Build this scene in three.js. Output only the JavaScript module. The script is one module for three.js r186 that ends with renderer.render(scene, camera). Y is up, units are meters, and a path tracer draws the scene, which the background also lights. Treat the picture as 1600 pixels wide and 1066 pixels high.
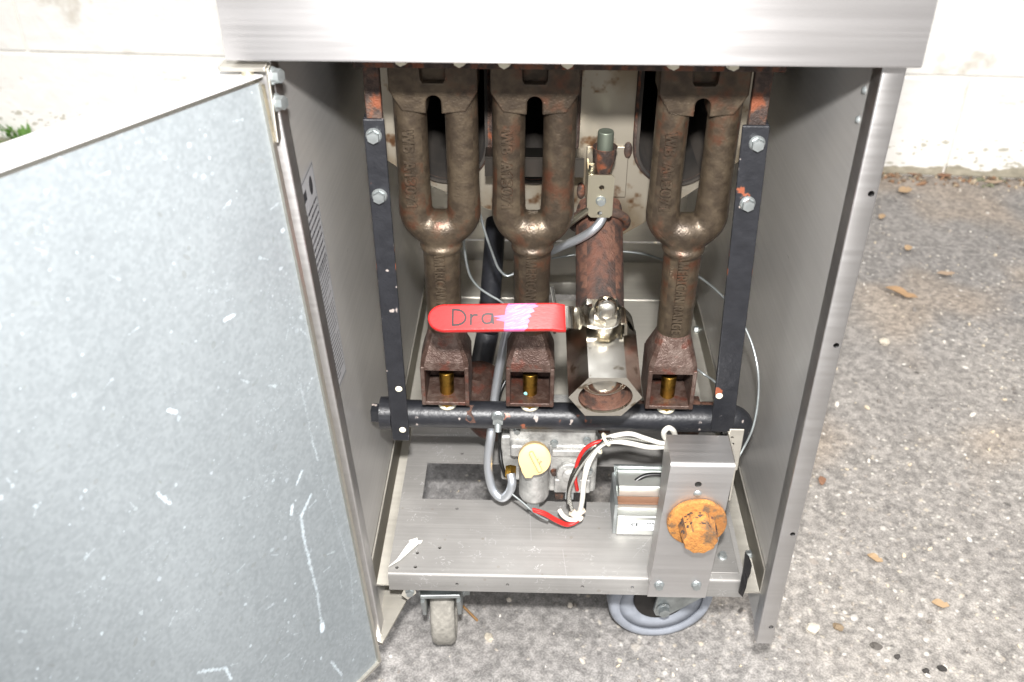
import * as THREE from 'three';
import { mergeGeometries, toCreasedNormals } from 'three/addons/utils/BufferGeometryUtils.js';
import { RoundedBoxGeometry } from 'three/addons/geometries/RoundedBoxGeometry.js';
import { TextGeometry } from 'three/addons/geometries/TextGeometry.js';
import { FontLoader } from 'three/addons/loaders/FontLoader.js';
import { MarchingCubes } from 'three/addons/objects/MarchingCubes.js';
import { Brush, Evaluator, SUBTRACTION } from 'three-bvh-csg';

// ------------------------------------------------------------------ camera, sky, sun, flash, exposure
const V = (x, y, z) => new THREE.Vector3(x, y, z);
const scene = new THREE.Scene();
const FOCAL = 1525.57;                                    // focal length in pixels of the 1600 x 1066 photograph
const camera = new THREE.PerspectiveCamera(2 * Math.atan(533 / FOCAL) * 180 / Math.PI, 1600 / 1066, 0.02, 200);
camera.rotation.order = 'YXZ';
camera.position.set(-0.0207, 0.8115, 0.5664);
camera.rotation.set(-0.5981, 0.0230, 0.0035);
camera.focus = 0.80;
camera.userData.fStop = 9;
camera.updateMatrixWorld(true);

const renderer = new THREE.WebGLRenderer({ antialias: true });
renderer.toneMapping = THREE.LinearToneMapping;
renderer.toneMappingExposure = 1.65;
renderer.shadowMap.enabled = true;

{ // overcast sky: brightest overhead, soft cloud mottling
  const w = 512, h = 256, a = new Float32Array(w * h * 4);
  for (let j = 0; j < h; j++) for (let i = 0; i < w; i++) {
    const el = (j + 0.5) / h * Math.PI - Math.PI / 2, az = i / w * Math.PI * 2;
    const s = Math.max(0, Math.sin(el));
    const c = 1 + 0.06 * Math.sin(az * 3 + 4 * el) * Math.cos(el) + 0.04 * Math.sin(az * 7 - 9 * el + 1) * Math.cos(el);
    const L = el > 0 ? 1.25 * (1 + 1.6 * s) / 2.6 * c : 0.3, k = (j * w + i) * 4;
    a[k] = L * 0.98; a[k + 1] = L * 0.995; a[k + 2] = L * 1.03; a[k + 3] = 1;
  }
  const t = new THREE.DataTexture(a, w, h, THREE.RGBAFormat, THREE.FloatType);
  t.mapping = THREE.EquirectangularReflectionMapping; t.magFilter = t.minFilter = THREE.LinearFilter; t.needsUpdate = true;
  scene.background = t; scene.environment = t;
}
const sun = new THREE.DirectionalLight(0xfff7ee, 0.8);
sun.position.set(1.2, 4.0, 2.2); sun.target.position.set(0, 0, -0.4);
sun.castShadow = true; sun.shadow.radius = 40; sun.shadow.mapSize.set(2048, 2048);
Object.assign(sun.shadow.camera, { left: -3, right: 3, top: 3, bottom: -3, near: 0.1, far: 12 });
scene.add(sun, sun.target);

// ------------------------------------------------------------------ pixels of the photograph to places
function ray(u, v) { return V((u - 800) / FOCAL, -(v - 533) / FOCAL, -1).applyQuaternion(camera.quaternion); }
const C0 = camera.position.clone();
const pz = (u, v, z) => { const d = ray(u, v); return C0.clone().addScaledVector(d, (z - C0.z) / d.z); };
const py = (u, v, y) => { const d = ray(u, v); return C0.clone().addScaledVector(d, (y - C0.y) / d.y); };
const pp = (u, v, p0, n) => { const d = ray(u, v); return C0.clone().addScaledVector(d, p0.clone().sub(C0).dot(n) / d.dot(n)); };

// ------------------------------------------------------------------ random numbers and noise
function rng(seed) { let a = seed >>> 0; return () => { a = (a + 0x6d2b79f5) | 0; let t = Math.imul(a ^ (a >>> 15), 1 | a); t = (t + Math.imul(t ^ (t >>> 7), 61 | t)) ^ t; return ((t ^ (t >>> 14)) >>> 0) / 4294967296; }; }
function hash(x, y, s) { let h = Math.imul(x, 374761393) ^ Math.imul(y, 668265263) ^ Math.imul(s, 1274126177); h = Math.imul(h ^ (h >>> 13), 1274126177); return ((h ^ (h >>> 16)) >>> 0) / 4294967296; }
function vnoise(u, v, p, s, q = p) {                       // tiles: p cells across u, q across v
  const x = u * p, y = v * q, xi = Math.floor(x), yi = Math.floor(y), fx = x - xi, fy = y - yi;
  const sx = fx * fx * (3 - 2 * fx), sy = fy * fy * (3 - 2 * fy), m = (a, n) => ((a % n) + n) % n;
  const a = hash(m(xi, p), m(yi, q), s), b = hash(m(xi + 1, p), m(yi, q), s), c = hash(m(xi, p), m(yi + 1, q), s), d = hash(m(xi + 1, p), m(yi + 1, q), s);
  return a + (b - a) * sx + (c - a) * sy + (a - b - c + d) * sx * sy;
}
function fbm(u, v, p, o, s) { let t = 0, a = 0.5, n = 0; for (let k = 0; k < o; k++) { t += a * vnoise(u, v, p << k, s + k); n += a; a *= 0.5; } return t / n; }
const clamp = (x, a = 0, b = 1) => Math.min(b, Math.max(a, x));
const step = (a, b, x) => { const t = clamp((x - a) / (b - a)); return t * t * (3 - 2 * t); };
const mix3 = (a, b, t) => [a[0] + (b[0] - a[0]) * t, a[1] + (b[1] - a[1]) * t, a[2] + (b[2] - a[2]) * t];
function tex(size, metres, fn, srgb = true, h = size) {    // fn(u, v) gives [r, g, b] or a grey, 0 to 255
  const a = new Uint8Array(size * h * 4);
  for (let j = 0; j < h; j++) for (let i = 0; i < size; i++) {
    const c = fn((i + 0.5) / size, (j + 0.5) / h), k = (j * size + i) * 4;
    if (typeof c === 'number') a[k] = a[k + 1] = a[k + 2] = clamp(c, 0, 255); else { a[k] = clamp(c[0], 0, 255); a[k + 1] = clamp(c[1], 0, 255); a[k + 2] = clamp(c[2], 0, 255); }
    a[k + 3] = 255;
  }
  const t = new THREE.DataTexture(a, size, h, THREE.RGBAFormat);
  if (srgb) t.colorSpace = THREE.SRGBColorSpace;
  t.wrapS = t.wrapT = THREE.RepeatWrapping; t.magFilter = t.minFilter = THREE.LinearFilter; t.needsUpdate = true;
  if (Array.isArray(metres)) t.repeat.set(1 / metres[0], 1 / metres[1]); else if (metres) t.repeat.set(1 / metres, 1 / metres);
  return t;
}
function canvasTex(w, h, draw, srgb = true) {
  const c = document.createElement('canvas'); c.width = w; c.height = h;
  draw(c.getContext('2d'), w, h);
  const t = new THREE.CanvasTexture(c); if (srgb) t.colorSpace = THREE.SRGBColorSpace;
  t.wrapS = t.wrapT = THREE.RepeatWrapping; t.magFilter = t.minFilter = THREE.LinearFilter;
  return t;
}

// ------------------------------------------------------------------ materials
const PM = (o) => new THREE.MeshPhysicalMaterial(o), SM = (o) => new THREE.MeshStandardMaterial(o);
// brushed steel: streaks along u
const brushBump = tex(512, [0.6, 0.09], (u, v) => 255 * (0.55 * vnoise(u, v, 6, 11, 256) + 0.45 * vnoise(u, v, 24, 12, 512)), false);
const brushRough = tex(512, [0.5, 0.35], (u, v) => 170 + 40 * (fbm(u, v, 4, 4, 21) - 0.5) + 20 * (vnoise(u, v, 5, 22, 200) - 0.5), false);
const steelTone = tex(512, 0.45, (u, v) => { const n = fbm(u, v, 4, 5, 31), s = vnoise(u, v, 4, 33, 220); const g = 208 + 18 * (n - 0.5) + 7 * (s - 0.5); return [g + 1, g, g - 2]; });
const brushed = (color, roughness, aniso = 0.75) => PM({ color, metalness: 1, roughness, roughnessMap: brushRough, map: steelTone, bumpMap: brushBump, bumpScale: 0.000025, anisotropy: aniso, anisotropyRotation: Math.PI / 2 });
const M = {};
M.header = brushed(0xe4e3e5, 0.74, 0.75);
M.doorShell = brushed(0xffffff, 0.9, 0.3); M.doorShell.metalness = 0.5;
M.panel = brushed(0xfffdfb, 0.48, 0.8); M.panel.metalness = 0.62;
M.flange = brushed(0xf0eff0, 0.62, 0.5);
M.rail = brushed(0xeeeae0, 0.7);
M.pan = PM({ color: 0xe4e0d6, metalness: 0.45, roughness: 0.75, map: steelTone });
// shelf: same sheet, dusty and scratched
const shelfTone = canvasTex(1024, 1024, (g, w, h) => {
  const R = rng(71), im = g.createImageData(w, h);
  for (let j = 0; j < h; j++) for (let i = 0; i < w; i++) {
    const u = i / w, v = j / h, n = fbm(u, v, 5, 5, 41), s = vnoise(u, v, 5, 43, 300), k = (j * w + i) * 4, c = 150 + 40 * (n - 0.5) + 7 * (s - 0.5);
    im.data[k] = c; im.data[k + 1] = c - 2; im.data[k + 2] = c - 5; im.data[k + 3] = 255;
  }
  g.putImageData(im, 0, 0);
  for (let n = 0; n < 420; n++) {                          // scuffs: small clusters of fine pale scratches
    const x = R() * w, y = R() * h, m = 2 + R() * 9 | 0;
    g.strokeStyle = `rgba(232,232,234,${0.15 + R() * 0.35})`; g.lineWidth = 0.6 + R() * 0.8;
    for (let k = 0; k < m; k++) { const a = R() * 6.28, l = 1.5 + R() * 6, ox = (R() - 0.5) * 26, oy = (R() - 0.5) * 26; g.beginPath(); g.moveTo(x + ox, y + oy); g.quadraticCurveTo(x + ox + Math.cos(a) * l, y + oy + Math.sin(a) * l, x + ox + Math.cos(a + 0.25) * l * 1.6, y + oy + Math.sin(a + 0.25) * l * 1.6); g.stroke(); }
  }
  for (let n = 0; n < 26; n++) { g.strokeStyle = `rgba(235,235,238,${0.2 + R() * 0.3})`; g.lineWidth = 0.8; const x = R() * w, y = R() * h, a = R() * 6.28, l = 40 + R() * 120; g.beginPath(); g.moveTo(x, y); g.lineTo(x + Math.cos(a) * l, y + Math.sin(a) * l); g.stroke(); }
  for (let n = 0; n < 90; n++) { g.fillStyle = `rgba(120,108,96,${0.1 + R() * 0.25})`; g.beginPath(); g.arc(R() * w, R() * h, 1 + R() * 4, 0, 7); g.fill(); }
});
shelfTone.repeat.set(1 / 0.34, 1 / 0.34);
M.shelf = PM({ color: 0xffffff, metalness: 0.7, roughness: 0.85, roughnessMap: brushRough, map: shelfTone, bumpMap: brushBump, bumpScale: 0.00002, anisotropy: 0.4, anisotropyRotation: Math.PI / 2 });
M.chrome = PM({ color: 0xe6e4df, metalness: 1, roughness: 0.28, map: tex(256, 0.06, (u, v) => { const n = fbm(u, v, 5, 4, 51); return mix3([226, 223, 216], [140, 128, 112], step(0.68, 0.82, n)); }), roughnessMap: tex(256, 0.06, (u, v) => 150 + 220 * (fbm(u, v, 5, 4, 51) - 0.4), false) });
M.zinc = PM({ color: 0xdfe6e6, metalness: 0.8, roughness: 0.4, map: tex(128, 0.03, (u, v) => 190 + 70 * (fbm(u, v, 4, 4, 55) - 0.5)) });
M.zincYellow = PM({ color: 0xcdc7b2, metalness: 1, roughness: 0.36 });
// cast iron with brown rust
function rusty(base, dark, rust, lo, hi, seed, metres, rough, bump, metal = 0.35) {
  return PM({
    color: 0xffffff, metalness: metal, roughness: rough,
    map: tex(512, metres, (u, v) => { const n = fbm(u, v, 4, 6, seed), f = fbm(u, v, 24, 4, seed + 9), k = fbm(u, v, 7, 5, seed + 20); let c = mix3(dark, base, step(0.3, 0.7, 0.55 * n + 0.45 * f)); return mix3(c, rust, step(lo, hi, 0.72 * k + 0.28 * f)); }),
    bumpMap: tex(512, metres, (u, v) => 255 * (0.35 * fbm(u, v, 40, 3, seed + 5) + 0.65 * fbm(u, v, 110, 2, seed + 6)), false), bumpScale: bump,
  });
}
M.iron = rusty([86, 75, 61], [57, 48, 39], [80, 51, 37], 0.55, 0.8, 101, 0.13, 0.42, 0.00032, 0.55);
M.ironRaw = rusty([94, 80, 73], [64, 46, 39], [82, 46, 36], 0.52, 0.7, 131, 0.09, 0.5, 0.0006, 0.35);
M.rust = rusty([84, 52, 39], [40, 31, 27], [88, 60, 47], 0.5, 0.66, 151, 0.1, 0.75, 0.0007, 0.1);
M.rustBar = rusty([88, 70, 60], [44, 34, 30], [112, 60, 36], 0.5, 0.7, 171, 0.1, 0.7, 0.0007, 0.2);
M.orange = rusty([180, 124, 62], [140, 92, 46], [98, 76, 56], 0.56, 0.72, 191, 0.06, 0.9, 0.0009, 0);
M.sooty = SM({ color: 0x4a423a, roughness: 0.85, map: tex(256, 0.2, (u, v) => 150 + 160 * (fbm(u, v, 5, 5, 61) - 0.5)) });
M.black = PM({ color: 0xffffff, roughness: 0.42, map: tex(512, 0.24, (u, v) => { const k = fbm(u, v, 9, 5, 201), f = fbm(u, v, 40, 3, 203), g = 30 + 12 * (f - 0.5); let c = [g, g + 1, g + 5]; c = mix3(c, [128, 70, 48], step(0.705, 0.73, 0.8 * k + 0.2 * f)); return mix3(c, [150, 140, 134], step(0.80, 0.84, fbm(u, v, 33, 3, 207))); }), bumpMap: tex(256, 0.06, (u, v) => 255 * fbm(u, v, 20, 4, 209), false), bumpScale: 0.0003 });
M.brass = PM({ color: 0xb08f4c, metalness: 1, roughness: 0.38, map: tex(128, 0.03, (u, v) => { const n = fbm(u, v, 4, 4, 221); return mix3([236, 226, 200], [150, 150, 130], step(0.5, 0.75, n)); }) });
M.verdigris = SM({ color: 0x7fb5b4, roughness: 0.9 });
M.diecast = PM({ color: 0xd2d1cd, metalness: 0.55, roughness: 0.5, map: tex(256, 0.06, (u, v) => 205 + 110 * (fbm(u, v, 8, 5, 231) - 0.5)), bumpMap: tex(256, 0.05, (u, v) => 255 * fbm(u, v, 30, 3, 233), false), bumpScale: 0.0005 });
M.aluminium = PM({ color: 0xc9cdd2, metalness: 0.9, roughness: 0.42 });
M.cream = PM({ color: 0xc3a878, roughness: 0.48 });
M.putty = SM({ color: 0xd8d2bd, roughness: 0.85 });
M.white = SM({ color: 0xdedcd4, roughness: 0.7 });
M.whiteWire = SM({ color: 0xcbc8c0, roughness: 0.6 });
M.redWire = PM({ color: 0xb0201c, roughness: 0.4 });
M.blackWire = PM({ color: 0x121212, roughness: 0.32 });
M.braid = SM({ roughness: 0.65, map: canvasTex(64, 64, (g) => { g.fillStyle = '#b8b6ae'; g.fillRect(0, 0, 64, 64); g.fillStyle = '#26241f'; for (let i = 0; i < 4; i++) for (let j = 0; j < 4; j++) if ((i + j) % 2) g.fillRect(i * 16, j * 16, 16, 16); g.fillStyle = '#26241f'; g.fillRect(0, 10, 64, 34); }) });
M.braid.map.repeat.set(40, 2);
M.phenolic = SM({ color: 0x75523c, roughness: 0.6 });
M.tapeBlack = PM({ color: 0x101012, roughness: 0.25 });
M.rubber = PM({ color: 0x9da2ab, roughness: 0.55, map: tex(256, 0.08, (u, v) => 225 + 60 * (fbm(u, v, 5, 4, 241) - 0.5)) });
M.rubberDirty = SM({ color: 0xa7a39a, roughness: 0.9, map: tex(256, 0.05, (u, v) => 210 + 70 * (fbm(u, v, 14, 4, 245) - 0.5)), bumpMap: tex(256, 0.05, (u, v) => 255 * fbm(u, v, 20, 3, 246), false), bumpScale: 0.0004 });
M.hub = PM({ color: 0x1a1715, roughness: 0.5 });
M.potSteel = PM({ color: 0xd9d3c6, metalness: 0.9, roughness: 0.5, map: tex(512, 0.16, (u, v) => { const n = fbm(u, v, 3, 5, 251), f = fbm(u, v, 12, 4, 253); return mix3(mix3([196, 193, 188], [158, 147, 132], step(0.4, 0.72, n)), [112, 84, 64], step(0.62, 0.8, f)); }) });

// ------------------------------------------------------------------ geometry helpers
const UPY = V(0, 1, 0);
function boxUV(g) {                                        // uv in metres, from the face's main direction
  g = g.index ? g.toNonIndexed() : g;
  if (!g.attributes.normal) g.computeVertexNormals();
  const p = g.attributes.position, n = g.attributes.normal, uv = new Float32Array(p.count * 2);
  for (let i = 0; i < p.count; i += 3) {
    const ax = Math.abs(n.getX(i) + n.getX(i + 1) + n.getX(i + 2)), ay = Math.abs(n.getY(i) + n.getY(i + 1) + n.getY(i + 2)), az = Math.abs(n.getZ(i) + n.getZ(i + 1) + n.getZ(i + 2));
    for (let k = i; k < i + 3; k++) {
      const x = p.getX(k), y = p.getY(k), z = p.getZ(k);
      if (ax >= ay && ax >= az) { uv[k * 2] = z; uv[k * 2 + 1] = y; } else if (ay >= az) { uv[k * 2] = x; uv[k * 2 + 1] = z; } else { uv[k * 2] = x; uv[k * 2 + 1] = y; }
    }
  }
  g.setAttribute('uv', new THREE.BufferAttribute(uv, 2));
  for (const k of Object.keys(g.attributes)) if (!['position', 'normal', 'uv'].includes(k)) g.deleteAttribute(k);
  return g;
}
const join = (list) => mergeGeometries(list.map((g) => { g = g.index ? g.toNonIndexed() : g; for (const k of Object.keys(g.attributes)) if (!['position', 'normal', 'uv'].includes(k)) g.deleteAttribute(k); if (!g.attributes.uv) g.setAttribute('uv', new THREE.BufferAttribute(new Float32Array(g.attributes.position.count * 2), 2)); return g; }));
const taken = {};
function numbered(n) { const k = taken[n] = (taken[n] ?? -1) + 1; return k ? n + '_' + String(k).padStart(3, '0') : n; }
function part(parent, name, geo, mat, label, keepUV) {
  const g = Array.isArray(geo) ? join(geo) : geo, m = new THREE.Mesh(keepUV ? g : boxUV(g), mat);
  m.name = name; m.castShadow = m.receiveShadow = true; if (label) m.userData.label = label;
  parent.add(m); return m;
}
function group(parent, name, label) { const o = new THREE.Group(); o.name = name; if (label) o.userData.label = label; parent.add(o); return o; }
function tag(o, label, category, grp, kind) { o.userData.label = label; o.userData.category = category; if (grp) o.userData.group = grp; if (kind) o.userData.kind = kind; return o; }
const box = (x0, x1, y0, y1, z0, z1) => new THREE.BoxGeometry(x1 - x0, y1 - y0, z1 - z0).translate((x0 + x1) / 2, (y0 + y1) / 2, (z0 + z1) / 2);
const rbox = (x0, x1, y0, y1, z0, z1, r = 0.0015, s = 2) => new RoundedBoxGeometry(x1 - x0, y1 - y0, z1 - z0, s, r).translate((x0 + x1) / 2, (y0 + y1) / 2, (z0 + z1) / 2);
function aim(g, at, dir) { return g.applyQuaternion(new THREE.Quaternion().setFromUnitVectors(UPY, dir.clone().normalize())).translate(at.x, at.y, at.z); }
function rod(a, b, r0, r1 = r0, seg = 24, open = false) { const d = b.clone().sub(a), l = d.length(); return aim(new THREE.CylinderGeometry(r1, r0, l, seg, 1, open).translate(0, l / 2, 0), a, d); }
function lathe(pts, at, dir, seg = 32) { return aim(new THREE.LatheGeometry(pts.map((p) => new THREE.Vector2(p[0], p[1])), seg), at, dir); }
function creased(g, a = 0.6) { return toCreasedNormals(g.index ? g.toNonIndexed() : g, a); }
function hexBolt(at, dir, r = 0.006, h = 0.004) {          // flanged hex head
  return [aim(creased(new THREE.CylinderGeometry(r * 0.93, r, h, 6, 1).translate(0, h * 0.75, 0), 0.3), at, dir), aim(creased(new THREE.LatheGeometry([[0, h * 0.4], [r * 1.02, h * 0.4], [r * 1.22, h * 0.1], [r * 1.22, 0]].map((p) => new THREE.Vector2(...p)), 20), 0.5), at, dir), lathe([[0, h * 1.28], [r * 0.55, h * 1.27], [r * 0.62, h * 1.24]], at, dir, 16)];
}
function tube(pts, r, seg = 80, rad = 10) { return new THREE.TubeGeometry(new THREE.CatmullRomCurve3(pts, false, 'centripetal'), seg, r, rad, false); }
function sheet(pts, t, depth, r = 0.003) {                 // a bent sheet: a polyline with rounded bends, given thickness, drawn out along z
  const path = [];
  pts.forEach((p, i) => {
    const P = new THREE.Vector2(...p);
    if (i === 0 || i === pts.length - 1) { path.push(P); return; }
    const a = new THREE.Vector2(...pts[i - 1]).sub(P).normalize(), b = new THREE.Vector2(...pts[i + 1]).sub(P).normalize();
    const s = P.clone().addScaledVector(a, r), e = P.clone().addScaledVector(b, r);
    for (let k = 0; k <= 6; k++) { const q = k / 6; path.push(new THREE.Vector2((1 - q) ** 2 * s.x + 2 * q * (1 - q) * P.x + q * q * e.x, (1 - q) ** 2 * s.y + 2 * q * (1 - q) * P.y + q * q * e.y)); }
  });
  const off = path.map((p, i) => { const a = path[Math.max(0, i - 1)], b = path[Math.min(path.length - 1, i + 1)], d = b.clone().sub(a).normalize(); return new THREE.Vector2(p.x - d.y * t, p.y + d.x * t); });
  const g = new THREE.ExtrudeGeometry(new THREE.Shape([...path, ...off.reverse()]), { depth, bevelEnabled: false, steps: 1 });
  return creased(g, 0.5);
}
function axes(g, x, y, z, o) {
  const m = new THREE.Matrix4().makeBasis(x, y, z).setPosition(o);
  if (m.determinant() > 0) return g.applyMatrix4(m);
  if (g.index) g = g.toNonIndexed();                       // a mirrored frame turns the faces over: swap their corners back
  g.applyMatrix4(m);
  for (const a of Object.values(g.attributes)) for (let i = 0; i < a.count; i += 3) for (let k = 0; k < a.itemSize; k++) { const p = (i + 1) * a.itemSize + k, q = p + a.itemSize, t = a.array[p]; a.array[p] = a.array[q]; a.array[q] = t; }
  return g;
}
const evaluator = new Evaluator(); evaluator.attributes = ['position', 'normal', 'uv'];
function cut(g, holes) {
  const clean = (q) => { q = boxUV(q); return q; };
  let b = new Brush(clean(g)); b.updateMatrixWorld();
  for (const h of holes) { const c = new Brush(clean(h)); c.updateMatrixWorld(); b = evaluator.evaluate(b, c, SUBTRACTION); b.updateMatrixWorld(); }
  return b.geometry.index ? b.geometry.toNonIndexed() : b.geometry;
}
const font = await new FontLoader().loadAsync('fonts/droid/droid_sans_bold.typeface.json');

// ================================================================== the setting
const GROUND_TILE = 2.4;
{
  const W = 2048, R = rng(5), ccol = document.createElement('canvas'), cb = document.createElement('canvas');
  ccol.width = ccol.height = cb.width = cb.height = W;
  const g = ccol.getContext('2d'), b = cb.getContext('2d'), im = g.createImageData(W, W), ib = b.createImageData(W, W);
  for (let j = 0; j < W; j++) for (let i = 0; i < W; i++) {
    const u = i / W, v = j / W, k = (j * W + i) * 4, h = hash(i, j, 7);
    const big = fbm(u, v, 5, 4, 301), mid = vnoise(u, v, 64, 305), fine = vnoise(u, v, 420, 306);
    let c = mix3([126, 122, 118], [142, 137, 131], step(0.35, 0.65, big));
    c = mix3(c, [128, 128, 130], 0.4 * step(0.55, 0.7, fbm(u, v, 4, 3, 311)));
    c = mix3(c, [164, 142, 118], 0.35 * step(0.62, 0.74, fbm(u, v, 7, 4, 317)));
    const l = 0.80 + 0.30 * fine + 0.06 * (mid - 0.5) + 0.30 * (h - 0.5);
    im.data[k] = c[0] * l; im.data[k + 1] = c[1] * l; im.data[k + 2] = c[2] * l; im.data[k + 3] = 255;
    ib.data[k] = ib.data[k + 1] = ib.data[k + 2] = 70 + 60 * fine + 40 * h; ib.data[k + 3] = 255;
  }
  g.putImageData(im, 0, 0); b.putImageData(ib, 0, 0);
  const pal = [[214, 208, 196], [196, 186, 172], [170, 164, 158], [206, 192, 168], [226, 222, 214], [92, 88, 86], [148, 138, 128]];
  for (let n = 0; n < 120000; n++) {                        // crushed shell and stone set in the surface
    const x = R() * W, y = R() * W, s = 0.6 + 2.0 * Math.pow(R(), 3.2) + (R() < 0.008 ? 2.2 : 0), e = 0.45 + R() * 0.55, a = R() * 6.28, c = pal[R() * pal.length | 0], m = 5 + (R() * 3 | 0);
    const dens = fbm(x / W, y / W, 6, 3, 331); if (dens < 0.25 + 0.3 * R()) continue;
    for (const q of [g, b]) {
      q.fillStyle = q === g ? `rgba(${c[0]},${c[1]},${c[2]},${0.35 + R() * 0.5})` : `rgba(255,255,255,${0.4 + R() * 0.4})`;
      q.beginPath();
      for (let k = 0; k < m; k++) { const t = k / m * 6.283, rr = s * (0.7 + 0.5 * hash(n, k, 3)), X = Math.cos(t) * rr, Y = Math.sin(t) * rr * e; q.lineTo(x + X * Math.cos(a) - Y * Math.sin(a), y + X * Math.sin(a) + Y * Math.cos(a)); }
      q.closePath(); q.fill();
    }
  }
  for (let n = 0; n < 350; n++) { g.fillStyle = `rgba(40,37,35,${0.3 + R() * 0.4})`; g.beginPath(); g.ellipse(R() * W, R() * W, 1 + R() * 3, 0.6 + R() * 2, R() * 6, 0, 7); g.fill(); }
  const mk = (c, s) => { const t = new THREE.CanvasTexture(c); if (s) t.colorSpace = THREE.SRGBColorSpace; t.wrapS = t.wrapT = THREE.RepeatWrapping; t.magFilter = t.minFilter = THREE.LinearFilter; t.repeat.set(1 / GROUND_TILE, 1 / GROUND_TILE); t.offset.set(0.53, 0.6); return t; };
  M.asphalt = SM({ map: mk(ccol, true), roughness: 0.9, bumpMap: mk(cb, false), bumpScale: 0.002 });
}
{
  const g = part(scene, 'ground', new THREE.PlaneGeometry(60, 60).rotateX(-Math.PI / 2), M.asphalt); g.userData.kind = 'structure'; g.userData.label = 'weathered grey asphalt with pale stone chips';
}
// ------------------------------------------------------------------ white block wall
const wallA = py(0, 229, 0), wallB = py(1500, 278, 0);
const wallX = wallB.clone().sub(wallA).setY(0).normalize(), wallN = V(-wallX.z, 0, wallX.x);   // towards the fryer
{
  const wall = group(scene, 'block_wall'); tag(wall, 'white painted concrete block wall behind the open fryer', 'wall');
  wall.position.copy(wallA); wall.rotation.y = Math.atan2(-wallX.z, wallX.x);
  const paint = (seed) => SM({ roughness: 0.85, map: tex(256, 0.42, (u, v) => { const n = fbm(u, v, 4, 5, seed), f = fbm(u, v, 14, 4, seed + 3); return mix3([238, 236, 230], [206, 200, 188], step(0.62, 0.8, 0.6 * n + 0.4 * f)); }), bumpMap: tex(256, 0.42, (u, v) => 255 * fbm(u, v, 16, 4, seed + 7), false), bumpScale: 0.0025 });
  const mats = [paint(401), paint(411), paint(421)];
  const geo = boxUV(rbox(-0.1978, 0.1978, -0.0978, 0.0978, -0.05, 0.05, 0.004, 2));
  // the lowest course carries grey-green algae and splashed dirt along its foot, as in the photograph
  const foot = SM({ roughness: 0.92, map: tex(512, [0.4, 0.2], (u, v) => { const y = (((v + 0.5) % 1) + 1) % 1, n = fbm(u, v, 6, 5, 431), f = fbm(u, v, 30, 3, 437), e = 0.10 + 0.16 * (n - 0.5); let c = mix3([238, 236, 230], [196, 190, 176], step(0.66, 0.84, 0.6 * n + 0.4 * f)); return y < e + 0.05 * (f - 0.5) ? mix3([190, 182, 162], [146, 140, 124], f) : (f > 0.66 && y < 0.4 ? [190, 186, 172] : c); }), bumpMap: mats[0].bumpMap, bumpScale: 0.0025 });
  part(wall, 'mortar', box(-1.6, 3.6, 0, 2.395, -0.10, -0.004), mats[0]);
  const R = rng(44);
  for (let c = 0; c < 12; c++) for (let k = 0; k < 13; k++) {
    const m = new THREE.Mesh(geo, c === 0 ? foot : mats[R() * 3 | 0]); m.name = 'block'; m.castShadow = m.receiveShadow = true;
    m.position.set(-1.5 + k * 0.4 + (c % 2) * 0.2 + 0.015, 0.1 + c * 0.2, -0.05 + (R() - 0.5) * 0.002); wall.add(m);
  }
}

// ================================================================== the fryer
const fryer = group(scene, 'deep_fryer'); tag(fryer, 'stainless steel floor fryer with its door open, showing rusty burners and red drain handle', 'fryer');
const HB = 0.6273, TOP = 0.88, BACK = -0.62;
const lx = (y) => -0.1525 + (y - 0.1075) * (-0.1800 + 0.1525) / (0.61 - 0.1075);    // the left side leans a little
// header above the door opening: skin with a turned-in lower edge
part(fryer, 'header_panel', axes(sheet([[-0.03, HB], [0.0146, HB], [0.0146, TOP], [-0.02, TOP]], 0.0014, 0.398, 0.0025), V(0, 0, 1), V(0, 1, 0), V(-1, 0, 0), V(0.199, 0, 0)), M.header, 'brushed steel panel above the door opening');
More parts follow.
